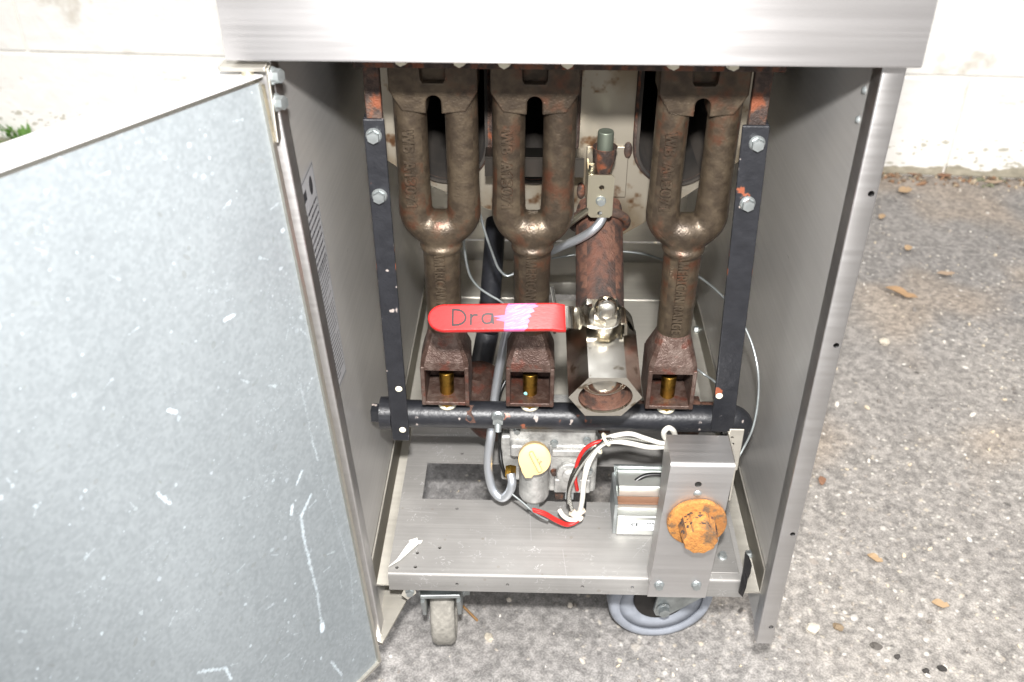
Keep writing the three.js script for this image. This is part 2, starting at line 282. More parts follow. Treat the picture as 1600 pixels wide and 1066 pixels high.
// side panels with front flanges
{
  const right = part(fryer, 'side_panel', box(0.1850, 0.1864, 0.1075, TOP, BACK, -0.004), M.panel, 'brushed steel side panel, hinge-free side');
  const s = axes(sheet([[0.1836, -0.020], [0.1823, 0], [0.197, 0], [0.197, -0.022]].map(([x, z]) => [x, z]), -0.0014, 0.52, 0.0022), V(1, 0, 0), V(0, 0, 1), V(0, -1, 0), V(0, 0.6274, 0));
  const holes = [[1363, 303], [1312, 540], [1240, 835], [1205, 980]].map(([u, v]) => { const p = pz(u, v, 0); p.x = clamp(p.x, 0.1865, 0.1925); return rod(p.clone().add(V(0, 0, -0.006)), p.clone().add(V(0, 0, 0.006)), 0.0021, 0.0021, 14); });
  part(fryer, 'front_flange', cut(s, holes), M.flange, 'right door-frame flange with drilled holes');
  part(fryer, 'outer_skin', box(0.1955, 0.197, 0.1075, TOP, BACK, -0.023), M.panel);
  for (const [u, v] of [[1365, 137], [1355, 183]]) part(fryer, 'rivet', lathe([[0, 0.002], [0.0018, 0.0016], [0.0028, 0]], pz(u - 8, v + 4, -0.03).setX(0.185), V(-1, 0, 0), 12), M.zinc);
  // left: sheared panel
  const sh = new THREE.Matrix4().set(1, (lx(1) - lx(0)), 0, lx(0), 0, 1, 0, 0, 0, 0, 1, 0, 0, 0, 0, 1);
  part(fryer, 'side_panel', box(-0.0014, 0, 0.1075, TOP, BACK, -0.004).applyMatrix4(sh), M.panel, 'brushed steel side panel on the door side');
  const f = axes(sheet([[0.0035, -0.016], [0.0035, 0], [-0.013, 0], [-0.013, -0.02]], 0.0014, 0.52, 0.0018), V(1, 0, 0), V(0, 0, 1), V(0, -1, 0), V(0, 0.6274, 0)).applyMatrix4(sh);
  part(fryer, 'front_flange', f, M.flange, 'left door-frame flange beside the hinges');
  part(fryer, 'outer_skin', box(-0.0130, -0.0116, 0.1075, TOP, BACK, -0.021).applyMatrix4(sh), M.panel);
  // lower rails that carry the floor
  part(fryer, 'bottom_rail', axes(sheet([[0.0145, 0.149], [0.0006, 0.149], [0.0006, 0.178]], -0.0014, 0.58, 0.002), V(1, 0, 0), V(0, 1, 0), V(0, 0, 1), V(0, 0, -0.6)).applyMatrix4(sh), M.rail);
  part(fryer, 'bottom_rail', axes(sheet([[0.1680, 0.149], [0.1844, 0.149], [0.1844, 0.178]], 0.0014, 0.58, 0.002), V(1, 0, 0), V(0, 1, 0), V(0, 0, 1), V(0, 0, -0.6)), M.rail);
  for (const [u, v, z] of [[604, 857, 0], [660, 512, 0], [629, 722, 0]]) { let p = pp(u, v, V(lx(0.166), 0.166, 0), V(1, -(lx(1) - lx(0)), 0)); p.x += 0.0012; part(fryer, 'bolt', hexBolt(p, V(1, 0, 0), v > 800 ? 0.0042 : 0.0032, 0.0045), M.zinc); }
  for (const [u, v] of [[1175, 867], [1092, 515]]) { let p = pp(u, v, V(0.1842, 0, 0), V(1, 0, 0)); part(fryer, 'bolt', hexBolt(p, V(-1, 0, 0), 0.0042, 0.0045), M.zinc); }
}
// back panel, rear rail and floor pan
part(fryer, 'back_panel', [box(-0.176, 0.185, 0.172, TOP, BACK, BACK + 0.0014)], M.rail, 'upper back sheet');
part(fryer, 'lower_back_panel', [box(-0.168, 0.185, 0.118, 0.1716, BACK + 0.004, BACK + 0.0056)], M.rail);
part(fryer, 'rear_rail', axes(sheet([[-0.614, 0.118], [-0.596, 0.118], [-0.596, 0.100], [-0.614, 0.100]], 0.0015, 0.345, 0.002), V(0, 0, 1), V(0, 1, 0), V(-1, 0, 0), V(0.184, 0, 0)), M.rail);
part(fryer, 'floor_pan', cut(box(-0.141, 0.1685, 0.1515, 0.153, -0.493, -0.2075), [[-0.126, -0.30], [-0.126, -0.41], [0.155, -0.30], [0.155, -0.42]].map(([x, z]) => rod(V(x, 0.14, z), V(x, 0.16, z), 0.0022, 0.0022, 12))), M.pan, 'pale steel floor behind the controls');
// component shelf with cut-out, holes and front lip
{
  const shelf = axes(sheet([[-0.206, 0.1915], [-0.206, 0.166], [-0.0185, 0.166], [-0.0185, 0.1455]], -0.0016, 0.310, 0.0035), V(0, 0, 1), V(0, 1, 0), V(-1, 0, 0), V(0.1685, 0, 0));
  const holes = [box(-0.121, 0.112, 0.15, 0.18, -0.165, -0.1125)];
  for (const [u, v] of [[714, 795], [687, 856], [652, 864], [620, 887], [649, 886], [722, 709]]) { const p = py(u, v, 0.166); holes.push(rod(p.clone().setY(0.155), p.clone().setY(0.175), 0.0016, 0.0016, 12)); }
  for (const [u, v] of [[714, 913], [793, 914], [910, 917], [988, 918]]) { const p = pz(u, v, -0.0185); holes.push(rod(p.clone().setZ(-0.03), p.clone().setZ(-0.01), 0.0015, 0.0015, 12)); }
  part(fryer, 'component_shelf', cut(shelf, holes), M.shelf, 'scuffed steel shelf with a rectangular cut-out');
  part(fryer, 'shelf_cover_plate', rbox(0.128, 0.164, 0.1663, 0.1676, -0.115, -0.026, 0.0006, 1), M.shelf, 'small plate screwed onto the shelf corner');
  part(fryer, 'bolt', hexBolt(py(1129, 870, 0.1676), V(0, 1, 0), 0.0036, 0.0032), M.zinc);
  // hinge foot at the lower left corner
  const foot = new THREE.Shape([[600, 903], [652, 908], [634, 940], [597, 1006], [586, 1000]].map(([u, v]) => { const p = py(u, v, 0.108); return new THREE.Vector2(p.x, -p.z); }));
  part(fryer, 'hinge_foot', new THREE.ExtrudeGeometry(foot, { depth: 0.002, bevelEnabled: false }).rotateX(-Math.PI / 2).translate(0, 0.106, 0), M.rail, 'dull steel plate under the door hinge');
  const ear = new THREE.Shape([[-0.1285, 0.1445], [-0.119, 0.1445], [-0.1185, 0.1385], [-0.1265, 0.130], [-0.132, 0.136]].map((p) => new THREE.Vector2(...p)));
  part(fryer, 'lip_tab', new THREE.ExtrudeGeometry(ear, { depth: 0.0015, bevelEnabled: false }).translate(0.0, 0, -0.0225), M.rail);
  part(fryer, 'bolt', hexBolt(V(-0.124, 0.1405, -0.021), V(0, 0, 1), 0.0034, 0.003), M.zinc);
}
// upper body: deck, tank and flue
{
  part(fryer, 'top_deck', cut(box(-0.198, 0.199, TOP, TOP + 0.012, -0.60, 0.016), [box(-0.165, 0.165, TOP - 0.01, TOP + 0.03, -0.50, -0.05)]), M.header);
  part(fryer, 'flue_riser', rbox(-0.198, 0.199, TOP + 0.0125, TOP + 0.21, BACK - 0.02, -0.56, 0.006), M.header);
  const T = [-0.168, 0.168, 0.60, TOP, -0.56, -0.168];
  part(fryer, 'tank_wall', [box(T[0], T[0] + 0.002, T[2], T[3], T[4], T[5]), box(T[1] - 0.002, T[1], T[2], T[3], T[4], T[5]), box(T[0] + 0.002, T[1] - 0.002, T[2], T[3], T[4], T[4] + 0.002), box(T[0] + 0.002, T[1] - 0.002, T[2], T[2] + 0.002, T[4] + 0.002, T[5])], M.potSteel);
  // front plate of the tank with three flue openings and a shallow V bottom
  const z = -0.166, cx = 0.034, Y = (u, v) => pz(u, v, z).y;
  const sp = new THREE.Shape([[-0.150, 0.70], [-0.150, 0.495], [-0.115, 0.470], [-0.055, Y(770, 329)], [cx - 0.024, Y(890, 350)], [cx + 0.022, Y(975, 366)], [0.0745, Y(1012, 346)], [0.118, 0.470], [0.150, 0.495], [0.150, 0.70]].map((p) => new THREE.Vector2(...p)));
  const openings = [-0.0905, -0.0205, 0.0935];
  for (const ox of openings) { const h = new THREE.Path(), r = 0.0335; h.absarc(ox, 0.504, r, Math.PI, Math.PI * 2, false); h.lineTo(ox + r, 0.66); h.lineTo(ox - r, 0.66); sp.holes.push(h); }
  part(fryer, 'tank_front_plate', new THREE.ExtrudeGeometry(sp, { depth: 0.003, bevelEnabled: false, curveSegments: 24 }).translate(0, 0, z - 0.003), M.potSteel, 'heat-stained tank plate behind the burners');
  // the tank's sloping underside
  const under = new THREE.Shape([[-0.150, 0.495], [-0.115, 0.470], [cx - 0.024, Y(890, 350)], [cx + 0.022, Y(975, 366)], [0.118, 0.470], [0.150, 0.495], [0.150, 0.4965], [0.117, 0.4718], [cx + 0.021, Y(975, 366) + 0.002], [cx - 0.023, Y(890, 350) + 0.002], [-0.114, 0.4718], [-0.150, 0.4965]].map((p) => new THREE.Vector2(...p)));
  part(fryer, 'tank_bottom', new THREE.ExtrudeGeometry(under, { depth: 0.39, bevelEnabled: false }).translate(0, 0, -0.56), M.potSteel);
  for (const ox of openings) {
    const r = 0.0333, ring = new THREE.Shape(); ring.absarc(ox, 0.504, r, Math.PI, Math.PI * 2, false); ring.lineTo(ox + r, 0.66); ring.lineTo(ox - r, 0.66);
    const q = new THREE.Path(); q.absarc(ox, 0.504, r - 0.0022, Math.PI, Math.PI * 2, false); q.lineTo(ox + r - 0.0022, 0.658); q.lineTo(ox - r + 0.0022, 0.658); ring.holes.push(q);
    const t = part(fryer, 'fire_tube', creased(new THREE.ExtrudeGeometry(ring, { depth: 0.38, bevelEnabled: false, curveSegments: 24 }).translate(0, 0, z - 0.374), 0.5), M.sooty, 'sooty fire tube opening behind a burner');
    part(t, 'end_plate', box(ox - r + 0.003, ox + r - 0.003, 0.475, 0.655, z - 0.3735, z - 0.372), M.sooty);
    const rim = new THREE.CatmullRomCurve3([V(ox - r, 0.62, z + 0.0015), ...Array.from({ length: 17 }, (_, k) => V(ox - r * Math.cos(k / 16 * Math.PI), 0.504 - r * Math.sin(k / 16 * Math.PI), z + 0.0015)), V(ox + r, 0.62, z + 0.0015)], false, 'centripetal');
    part(t, 'rim', new THREE.TubeGeometry(rim, 80, 0.0024, 8), M.rustBar);
  }
  // weld ring, plate and beads round the pilot
  part(fryer, 'pilot_back_plate', rbox(...[pz(917, 227, z), pz(977, 307, z)].reduce((a, p, i) => (i ? [a[0], p.x, p.y, a[3], z + 0.0004, z + 0.0022] : [p.x, 0, 0, p.y]), []), 0.0008, 1), M.potSteel, 'square patch plate behind the pilot');
  for (const [u, v] of [[981, 235], [908, 298]]) part(fryer, 'weld_bead', new THREE.SphereGeometry(0.0045, 14, 10).scale(0.8, 1.6, 0.6).translate(...pz(u, v, z + 0.001).toArray()), M.rustBar);
}

// ------------------------------------------------------------------ burners
const BZ = -0.095;
{
  const sub = (a, b) => [a[0] - b[0], a[1] - b[1], a[2] - b[2]];
  const cap = (p, a, b, ra, rb) => { const pa = sub(p, a), ba = sub(b, a), h = clamp((pa[0] * ba[0] + pa[1] * ba[1] + pa[2] * ba[2]) / (ba[0] ** 2 + ba[1] ** 2 + ba[2] ** 2)); return Math.hypot(pa[0] - ba[0] * h, pa[1] - ba[1] * h, pa[2] - ba[2] * h) - (ra + (rb - ra) * h); };
  const smin = (a, b, k) => { const h = clamp(0.5 + 0.5 * (b - a) / k); return b + (a - b) * h - k * h * (1 - h); };
  const PX = 0.0182, PR = 0.0118, AY = 0.4805;
  const field = (x, y, z) => {
    const ax = Math.abs(x), p = [ax, y, z];
    const rr = PR + 0.0010 * step(AY + 0.03, AY - 0.012, y);
    let d = (y > AY ? Math.hypot(ax - PX, z) : Math.hypot(Math.hypot(ax, y - AY) - PX, z)) - rr;
    d = smin(d, cap(p, [0, 0.464, 0], [0, 0.366, 0], 0.0146, 0.0136), 0.004);
    d = smin(d, Math.hypot(Math.hypot(ax, z) - 0.0135, (y - 0.4500) * 1.2) - 0.0024, 0.004);      // collar under the fork
    return d;
  };
  const N = 84, he = [0.034, 0.140, 0.019], ce = [0, 0.490, 0];
  const mc = new MarchingCubes(N, M.iron, false, false, 200000); mc.isolation = 0; mc.reset();
  for (let k = 0; k < N; k++) for (let j = 0; j < N; j++) for (let i = 0; i < N; i++) mc.field[i + j * N + k * N * N] = -field(ce[0] + (i / (N / 2) - 1) * he[0], ce[1] + (j / (N / 2) - 1) * he[1], ce[2] + (k / (N / 2) - 1) * he[2]) * 100;
  mc.update();
  const cnt = mc.count, pos = new Float32Array(cnt * 3), nor = new Float32Array(cnt * 3);
  for (let i = 0; i < cnt; i++) {
    const x = ce[0] + mc.positionArray[i * 3] * he[0], y = ce[1] + mc.positionArray[i * 3 + 1] * he[1], z = ce[2] + mc.positionArray[i * 3 + 2] * he[2], e = 0.0006;
    pos.set([x, y, z], i * 3);
    const n = V(field(x + e, y, z) - field(x - e, y, z), field(x, y + e, z) - field(x, y - e, z), field(x, y, z + e) - field(x, y, z - e)).normalize(); nor.set([n.x, n.y, n.z], i * 3);
  }
  // make sure the faces wind outwards
  for (let i = 0; i < cnt; i += 3) {
    const a = V(...pos.subarray(i * 3, i * 3 + 3)), b = V(...pos.subarray(i * 3 + 3, i * 3 + 6)), c = V(...pos.subarray(i * 3 + 6, i * 3 + 9)), n = b.clone().sub(a).cross(c.clone().sub(a));
    if (n.dot(V(...nor.subarray(i * 3, i * 3 + 3))) < 0) for (const q of [pos, nor]) for (let k = 0; k < 3; k++) { const t = q[i * 3 + 3 + k]; q[i * 3 + 3 + k] = q[i * 3 + 6 + k]; q[i * 3 + 6 + k] = t; }
  }
  const fork = new THREE.BufferGeometry(); fork.setAttribute('position', new THREE.BufferAttribute(pos, 3)); fork.setAttribute('normal', new THREE.BufferAttribute(nor, 3));
  // head block with chamfered corners, arch and notch
  const hs = new THREE.Shape([[-0.0295, 0.620], [-0.0295, 0.576], [-0.0215, 0.5625], [-0.0065, 0.5610]].map((p) => new THREE.Vector2(...p)));
  hs.absarc(0, 0.5675, 0.0064, Math.PI, 0, true);
  for (const p of [[0.0065, 0.5610], [0.0215, 0.5625], [0.0295, 0.576], [0.0295, 0.620], [0.0115, 0.620], [0.0095, 0.5835], [0.0075, 0.5805], [-0.0075, 0.5805], [-0.0095, 0.5835], [-0.0115, 0.620]]) hs.lineTo(...p);
  const head = creased(new THREE.ExtrudeGeometry(hs, { depth: 0.026, bevelEnabled: true, bevelSize: 0.0012, bevelThickness: 0.0016, bevelSegments: 2, curveSegments: 16 }).translate(0, 0, -0.0140), 0.5);
  const hback = box(-0.026, 0.026, 0.574, 0.618, -0.02, 0.006);
  // flared mouth: from the round neck to the square air box
  const ring = (y, rx, zf, zb, sq) => Array.from({ length: 32 }, (_, k) => { const t = (k + 0.5) / 32 * 6.283185, c = Math.cos(t), s = Math.sin(t), m = Math.max(Math.abs(c), Math.abs(s)), f = 1 + (1 / m - 1) * sq; const zz = s * f; return V(c * f * rx, y, zz > 0 ? zz * zf : zz * zb); });
  const rings = [ring(0.3755, 0.0138, 0.0138, 0.0138, 0), ring(0.3715, 0.0142, 0.0146, 0.0142, 0.35), ring(0.352, 0.0196, 0.0205, 0.0205, 0.9), ring(0.3475, 0.0198, 0.0208, 0.0208, 1)];
  const fp = []; for (let r = 0; r < rings.length - 1; r++) for (let k = 0; k < 32; k++) { const a = rings[r][k], b = rings[r][(k + 1) % 32], c = rings[r + 1][k], d = rings[r + 1][(k + 1) % 32]; fp.push(...a.toArray(), ...b.toArray(), ...c.toArray(), ...b.toArray(), ...d.toArray(), ...c.toArray()); }
  const flare = new THREE.BufferGeometry(); flare.setAttribute('position', new THREE.BufferAttribute(new Float32Array(fp), 3)); flare.computeVertexNormals();
  // air box: five walls round an open front
  const X = 0.0198, yb = 0.3085, yt = 0.3475, zf = 0.0208, zb = -0.0208, t = 0.0036;
  const airBox = [rbox(-X, -X + t, yb, yt, zb, zf, 0.001), rbox(X - t, X, yb, yt, zb, zf, 0.001), rbox(-X + t - 0.0006, X - t + 0.0006, yb, yb + t, zb, zf - 0.0002, 0.001), rbox(-X + t - 0.0006, X - t + 0.0006, yt - t, yt + 0.0003, zb, zf - 0.0002, 0.001), box(-X + t, X - t, yb + t, yt - t - 0.0075, zb + 0.0003, zb + t), box(-0.006, 0.006, yt - t - 0.0075, yt - t, zb + 0.0003, zb + t)];
  const letters = (text, size, at, len) => { const g = new TextGeometry(text, { font, size, depth: 0.0022, curveSegments: 3, bevelEnabled: true, bevelSize: 0.00025, bevelThickness: 0.0003, bevelSegments: 1 }); g.computeBoundingBox(); const w = g.boundingBox.max.x - g.boundingBox.min.x; return g.scale(len / w, 1, 1).translate(0, -size / 2, 0).rotateZ(-Math.PI / 2).translate(...at); };
  const proto = group(fryer, 'burner');
  part(proto, 'casting', join([boxUV(fork), boxUV(head), boxUV(hback)]), M.iron, null, true);
  part(proto, 'air_box', join([boxUV(flare), ...airBox.map(boxUV)]), M.ironRaw, 'square open air box at the burner foot', true);
  const oz = 0.005, noz = part(proto, 'gas_orifice', [lathe([[0, 0.0315], [0.0016, 0.0315], [0.0018, 0.0325], [0.0056, 0.0325], [0.0061, 0.0318], [0.0061, 0]], V(0, 0.3006, oz), UPY, 24), aim(creased(new THREE.CylinderGeometry(0.0078, 0.0078, 0.009, 6).translate(0, 0.0035, 0), 0.3), V(0, 0.2995, oz), UPY)], M.brass, 'brass gas orifice standing in the air box');
  part(proto, 'thread_sealant', lathe([[0.0066, 0.002], [0.0082, 0.0010], [0.0078, -0.0015], [0.005, -0.002]], V(0, 0.2986, oz), UPY, 18), M.putty);
  part(proto, 'lettering', letters('WB  A13071', 0.0078, [-PX - 0.001, 0.5475, PR - 0.0009], 0.0605), M.iron, 'raised casting letters on the left prong');
  part(proto, 'lettering', letters('AMERICAN RANGE', 0.0076, [-0.0005, 0.4515, 0.0132], 0.0715), M.iron, 'raised casting letters down the neck');
  [[-0.0905, 'cast iron burner nearest the hinged side panel'], [-0.0205, 'cast iron burner behind the red handle, beside the pilot'], [0.0950, 'cast iron burner to the far side of the drain pipe']].forEach(([x, label], i) => {
    const b = i ? proto.clone() : proto; b.userData = { label }; b.position.set(x, 0, BZ); if (i) fryer.add(b);
    if (i) b.traverse((o) => { if (o.isMesh && (o.material === M.iron || o.material === M.ironRaw)) { const m = o.material.clone(); for (const k of ['map', 'bumpMap']) { m[k] = o.material[k].clone(); m[k].offset.set(0.37 * i, 0.23 * i); m[k].needsUpdate = true; } o.material = m; } });
    if (i === 1) { const vp = part(b, 'verdigris', new THREE.SphereGeometry(0.0022, 10, 8).scale(1.0, 0.8, 0.35).translate(-0.0032, 0.3145, oz + 0.0050), M.verdigris); }
  });
}
// rusty crossbar under the header, its bolts, and the drop bars
{
  const z = -0.074, y = pz(800, 109, z).y;
  part(fryer, 'burner_crossbar', rbox(-0.143, 0.146, y, y + 0.016, z - 0.004, z, 0.001), M.rustBar, 'rusty crossbar under the header');
  for (const [u, v] of [[627, 100], [718, 102], [788, 104], [887, 104], [1052, 106], [1145, 107]]) part(fryer, 'bolt', hexBolt(pz(u, v - 9, z), V(0, 0, 1), 0.0040, 0.005), M.putty);
  part(fryer, 'drop_bar', rbox(-0.1375, -0.1265, 0.50, y + 0.002, -0.087, -0.0795, 0.001), M.rustBar);
  part(fryer, 'drop_bar', rbox(0.1275, 0.1395, 0.50, y + 0.002, -0.087, -0.0795, 0.001), M.rustBar);
  // black hangers
  const hz = -0.0765;
  const hang = (u0, v0, u1, v1, w, s, label, bolts, dots) => {
    const a = pz(u0, v0, hz), b = pz(u1, v1, hz), len = a.y - b.y, lean = (b.x - a.x) / len;
    const shear = new THREE.Matrix4().set(1, -lean, 0, a.x, 0, 1, 0, a.y, 0, 0, 1, hz, 0, 0, 0, 1);
    const g = [rbox(Math.min(0, s * w), Math.max(0, s * w), -len, 0, -0.003, 0, 0.0012), rbox(Math.min(0, s * 0.003), Math.max(0, s * 0.003), -len, 0, -0.02, -0.0028, 0.0008)].map((q) => q.applyMatrix4(shear));
    const h = part(fryer, 'burner_hanger', g, M.black, label);
    for (const [u, v] of bolts) part(h, 'bolt', hexBolt(pz(u, v, hz), V(0, 0, 1), 0.0047, 0.0042), M.zinc);
    for (const [u, v] of dots) part(h, 'rivet', lathe([[0, 0.0008], [0.0024, 0.0007], [0.0029, 0]], pz(u, v, hz), V(0, 0, 1), 16), M.putty);
  };
  hang(566, 186, 613, 689, 0.0150, 1, 'black painted hanger bar on the door side', [[584, 212], [593, 306]], [[623, 608], [629, 672]]);
  hang(1204, 197, 1146, 676, 0.0190, -1, 'black painted hanger bar on the far side', [[1183, 224], [1168, 318]], [[1124, 619]]);
}
// ------------------------------------------------------------------ gas manifold
const MY = 0.2868, MZ = -0.0905, MR = 0.0118;
{
  const man = part(fryer, 'gas_manifold', [rod(V(-0.138, MY, MZ), V(0.143, MY, MZ), MR, MR, 36), tube([V(0.143, MY, MZ), V(0.152, MY - 0.001, MZ - 0.001), V(0.1585, MY - 0.007, MZ - 0.004), V(0.161, MY - 0.017, MZ - 0.007), V(0.161, MY - 0.03, MZ - 0.012)], 0.0128, 40, 24)], M.black, 'black gas manifold pipe running across under the burners');
  part(man, 'end_cap', [aim(creased(new THREE.CylinderGeometry(0.0142, 0.0142, 0.010, 24), 0.4), V(-0.1435, MY, MZ), V(1, 0, 0)), aim(new THREE.BoxGeometry(0.011, 0.008, 0.011), V(-0.1525, MY, MZ), V(1, 0, 0))], M.black);
  // flaked paint with rust showing
  const fl = (u, v, pts) => { const s = new THREE.Shape(pts.map((p) => new THREE.Vector2(p[0], p[1]))), g = new THREE.ShapeGeometry(s, 4), c = pz(u, v, MZ + MR), q = g.attributes.position; for (let i = 0; i < q.count; i++) { const x = c.x + q.getX(i), yy = clamp((c.y - MY + q.getY(i)) / MR, -0.98, 0.98); q.setXYZ(i, x, MY + yy * (MR + 0.0004), MZ + Math.sqrt(1 - yy * yy) * (MR + 0.0004)); } g.computeVertexNormals(); return g; };
  const grid = (poly) => { const out = []; return poly; };
  part(man, 'rust_patch', fl(733, 648, [[-0.003, 0.009], [0.001, 0.0085], [0.0035, 0.004], [0.0015, 0], [0.0035, -0.003], [0.0055, -0.0085], [0.001, -0.009], [-0.0035, -0.006], [-0.002, -0.001], [-0.0035, 0.003]]), M.rust, 'patch of rust where the black paint has flaked');
  // pressure tap with hex plug
  const tp = pz(778, 657, MZ + MR + 0.003), dir = V(0, -0.25, 1).normalize();
  part(man, 'pressure_tap', [...hexBolt(V(tp.x, tp.y + 0.001, MZ + MR - 0.002), dir, 0.0052, 0.006), rod(V(tp.x, tp.y, MZ + MR), V(tp.x, tp.y - 0.010, MZ + MR + 0.006), 0.0034, 0.0034, 6)], M.zinc);
  // iron supply pipe and elbow behind the valve
  part(fryer, 'supply_elbow', [tube([V(-0.066, 0.290, -0.150), V(-0.068, 0.262, -0.150), V(-0.067, 0.243, -0.148), V(-0.058, 0.232, -0.146), V(-0.044, 0.230, -0.146), V(-0.026, 0.231, -0.146)], 0.0155, 50, 24), rod(V(-0.028, 0.231, -0.146), V(-0.018, 0.231, -0.146), 0.019, 0.019, 24)], M.ironRaw, 'rusty iron elbow behind the gas valve');
  part(fryer, 'supply_pipe', [rod(pz(762, 520, -0.20), pz(735, 655, -0.165), 0.0105, 0.0105, 24), rod(pz(775, 345, -0.30), pz(762, 520, -0.20), 0.0100, 0.0100, 24)], M.black, 'dark gas supply pipe rising behind the burners');
  part(fryer, 'feed_pipe', [rod(V(0.040, 0.243, -0.150), V(0.150, 0.243, -0.150), 0.0130, 0.0130, 24), rod(V(0.044, 0.243, -0.150), V(0.054, 0.243, -0.150), 0.0185, 0.0185, 24), rod(V(0.118, 0.243, -0.150), V(0.136, 0.243, -0.150), 0.0180, 0.0180, 24)], M.rust, 'rusted feed pipe between gas valve and manifold elbow');
}

// ------------------------------------------------------------------ drain pipe and ball valve
{
  const A0 = pz(936, 342, -0.164), B = pz(946, 621, -0.022), ax = V(0.02, -0.28, 0.96).normalize(), L = 0.10, A = B.clone().addScaledVector(ax, -L);
  const up = V(0, 1, 0).addScaledVector(ax, -ax.y).normalize(), sx = up.clone().cross(ax).normalize();    // sx points to the right
  const at = (l, h = 0, s = 0) => A.clone().addScaledVector(ax, l).addScaledVector(up, h).addScaledVector(sx, s);
  const pd = at(L - 0.078).sub(A0).normalize();
  part(fryer, 'drain_pipe', [rod(A0.clone().addScaledVector(pd, -0.012), at(L - 0.078), 0.0195, 0.0195, 40)], M.rust, 'flaking rusty drain pipe');
  part(fryer, 'drain_collar', aim(new THREE.TorusGeometry(0.0225, 0.0038, 10, 36).rotateX(Math.PI / 2), A0.clone().addScaledVector(pd, 0.003), pd), M.rustBar);
  const valve = group(fryer, 'drain_valve', 'nickel plated ball valve with a red lever sleeve');
  const hex = (l0, l1, r0, r1) => axes(creased(new THREE.CylinderGeometry(r1, r0, l1 - l0, 6, 1).rotateY(Math.PI / 6).translate(0, (l0 + l1) / 2, 0), 0.3), sx, ax, up.clone().negate(), A);
  const body = cut(join([boxUV(axes(creased(new THREE.CylinderGeometry(0.0280, 0.0280, 0.066, 6, 1).rotateY(Math.PI / 6).translate(0, L - 0.033, 0), 0.3), sx.clone().negate(), ax, up, A))]), [rod(at(L - 0.020), at(L + 0.01), 0.0206, 0.0206, 40)]);
  part(valve, 'body', body, M.chrome, null);
  part(valve, 'body_collar', [lathe([[0.020, -0.004], [0.0262, -0.003], [0.0268, 0.004], [0.0262, 0.008]], at(L - 0.070), ax, 36), hex(L - 0.082, L - 0.0665, 0.0235, 0.0255)], M.chrome);
  const th = []; for (let k = 0; k < 9; k++) th.push([0.0204 - (k % 2) * 0.0009, -0.019 + k * 0.0021]);
  part(valve, 'threaded_bore', lathe(th, at(L), ax, 40), M.rust, 'rust stained threaded outlet');
  part(valve, 'ball_seat', lathe([[0.0204, 0.0], [0.0182, 0.0015], [0.0172, 0.0015], [0.0168, -0.002], [0.0142, -0.001], [0.0136, 0.003], [0.0122, 0.0042], [0.0090, 0.0070], [0.0048, 0.0086], [0.0, 0.0092]], at(L - 0.0165), ax, 40), M.chrome);
  // stem, lever and acorn nut
  const s0 = L - 0.052, h0 = 0.0255;
  part(valve, 'stem', [rod(at(s0, 0.015), at(s0, h0 + 0.006), 0.0095, 0.0085, 24)], M.chrome);
  const clip = axes(sheet([[0.012, 0.0026], [0.0145, 0.0026], [0.0155, -0.010]], 0.0022, 0.016, 0.001), sx, up, ax, at(s0 - 0.008, h0 + 0.005));
  part(valve, 'lever', [clip, axes(box(-0.009, 0.011, 0, 0.0026, -0.018, -0.0095), sx, up, ax, at(s0, h0 + 0.005))], M.chrome, 'bent metal lever');
  const nb = at(s0, h0 + 0.0078);
  part(valve, 'acorn_nut', [aim(creased(new THREE.CylinderGeometry(0.0098, 0.0100, 0.0085, 6).translate(0, 0.0042, 0), 0.3), nb, up), lathe([[0.0086, 0.0082], [0.0082, 0.013], [0.0066, 0.0168], [0.0036, 0.0188], [0, 0.0194]], nb, up, 28), lathe([[0, 0.0006], [0.0122, 0.0006], [0.0126, -0.0004]], nb, up, 28)], M.chrome);
  // red sleeve with hand-lettered word, partly rubbed to pink
  const map = canvasTex(1024, 192, (g, w, h) => {
    g.fillStyle = '#aa1110'; g.fillRect(0, 0, w, h);
    const R = rng(9);
    g.save(); g.beginPath(); g.moveTo(600, 0);
    for (const [x, y] of [[835, 0], [790, 10], [822, 26], [776, 40], [790, 62], [752, 76], [766, 96], [738, 112], [752, 128], [733, 150], [738, 172], [712, 192], [560, 192], [566, 130], [500, 118], [545, 104], [470, 92], [570, 84], [578, 40]]) g.lineTo(x, y);
    g.closePath(); g.fillStyle = '#b44d7c'; g.fill(); g.clip();
    for (let k = 0; k < 160; k++) { g.strokeStyle = `rgba(226,${140 + R() * 50},${182},${0.12 + R() * 0.25})`; g.lineWidth = 1 + R() * 3; const x = 560 + R() * 200, y = R() * h; g.beginPath(); g.moveTo(x, y); g.lineTo(x + 30 + R() * 60, y - 12 - R() * 16); g.stroke(); }
    g.restore();
    g.strokeStyle = '#1a0608'; g.lineWidth = 17; g.lineJoin = 'round'; g.lineCap = 'round'; g.setLineDash([46, 6, 26, 4]);
    g.beginPath(); g.moveTo(190, 42); g.lineTo(186, 150); g.lineTo(230, 147); g.quadraticCurveTo(286, 134, 282, 92); g.quadraticCurveTo(270, 40, 190, 42); g.stroke();
    g.beginPath(); g.moveTo(322, 76); g.lineTo(320, 146); g.moveTo(322, 104); g.quadraticCurveTo(332, 76, 366, 82); g.stroke();
    g.beginPath(); g.moveTo(478, 78); g.quadraticCurveTo(402, 64, 404, 112); g.quadraticCurveTo(412, 156, 468, 134); g.lineTo(480, 78); g.lineTo(484, 142); g.stroke();
    g.setLineDash([]);
    for (let k = 0; k < 70; k++) { g.fillStyle = `rgba(50,10,14,${0.2 + R() * 0.4})`; g.beginPath(); g.arc(R() * w, R() * h, 0.8 + R() * 2.2, 0, 7); g.fill(); }
  });
  map.wrapS = map.wrapT = THREE.ClampToEdgeWrapping;
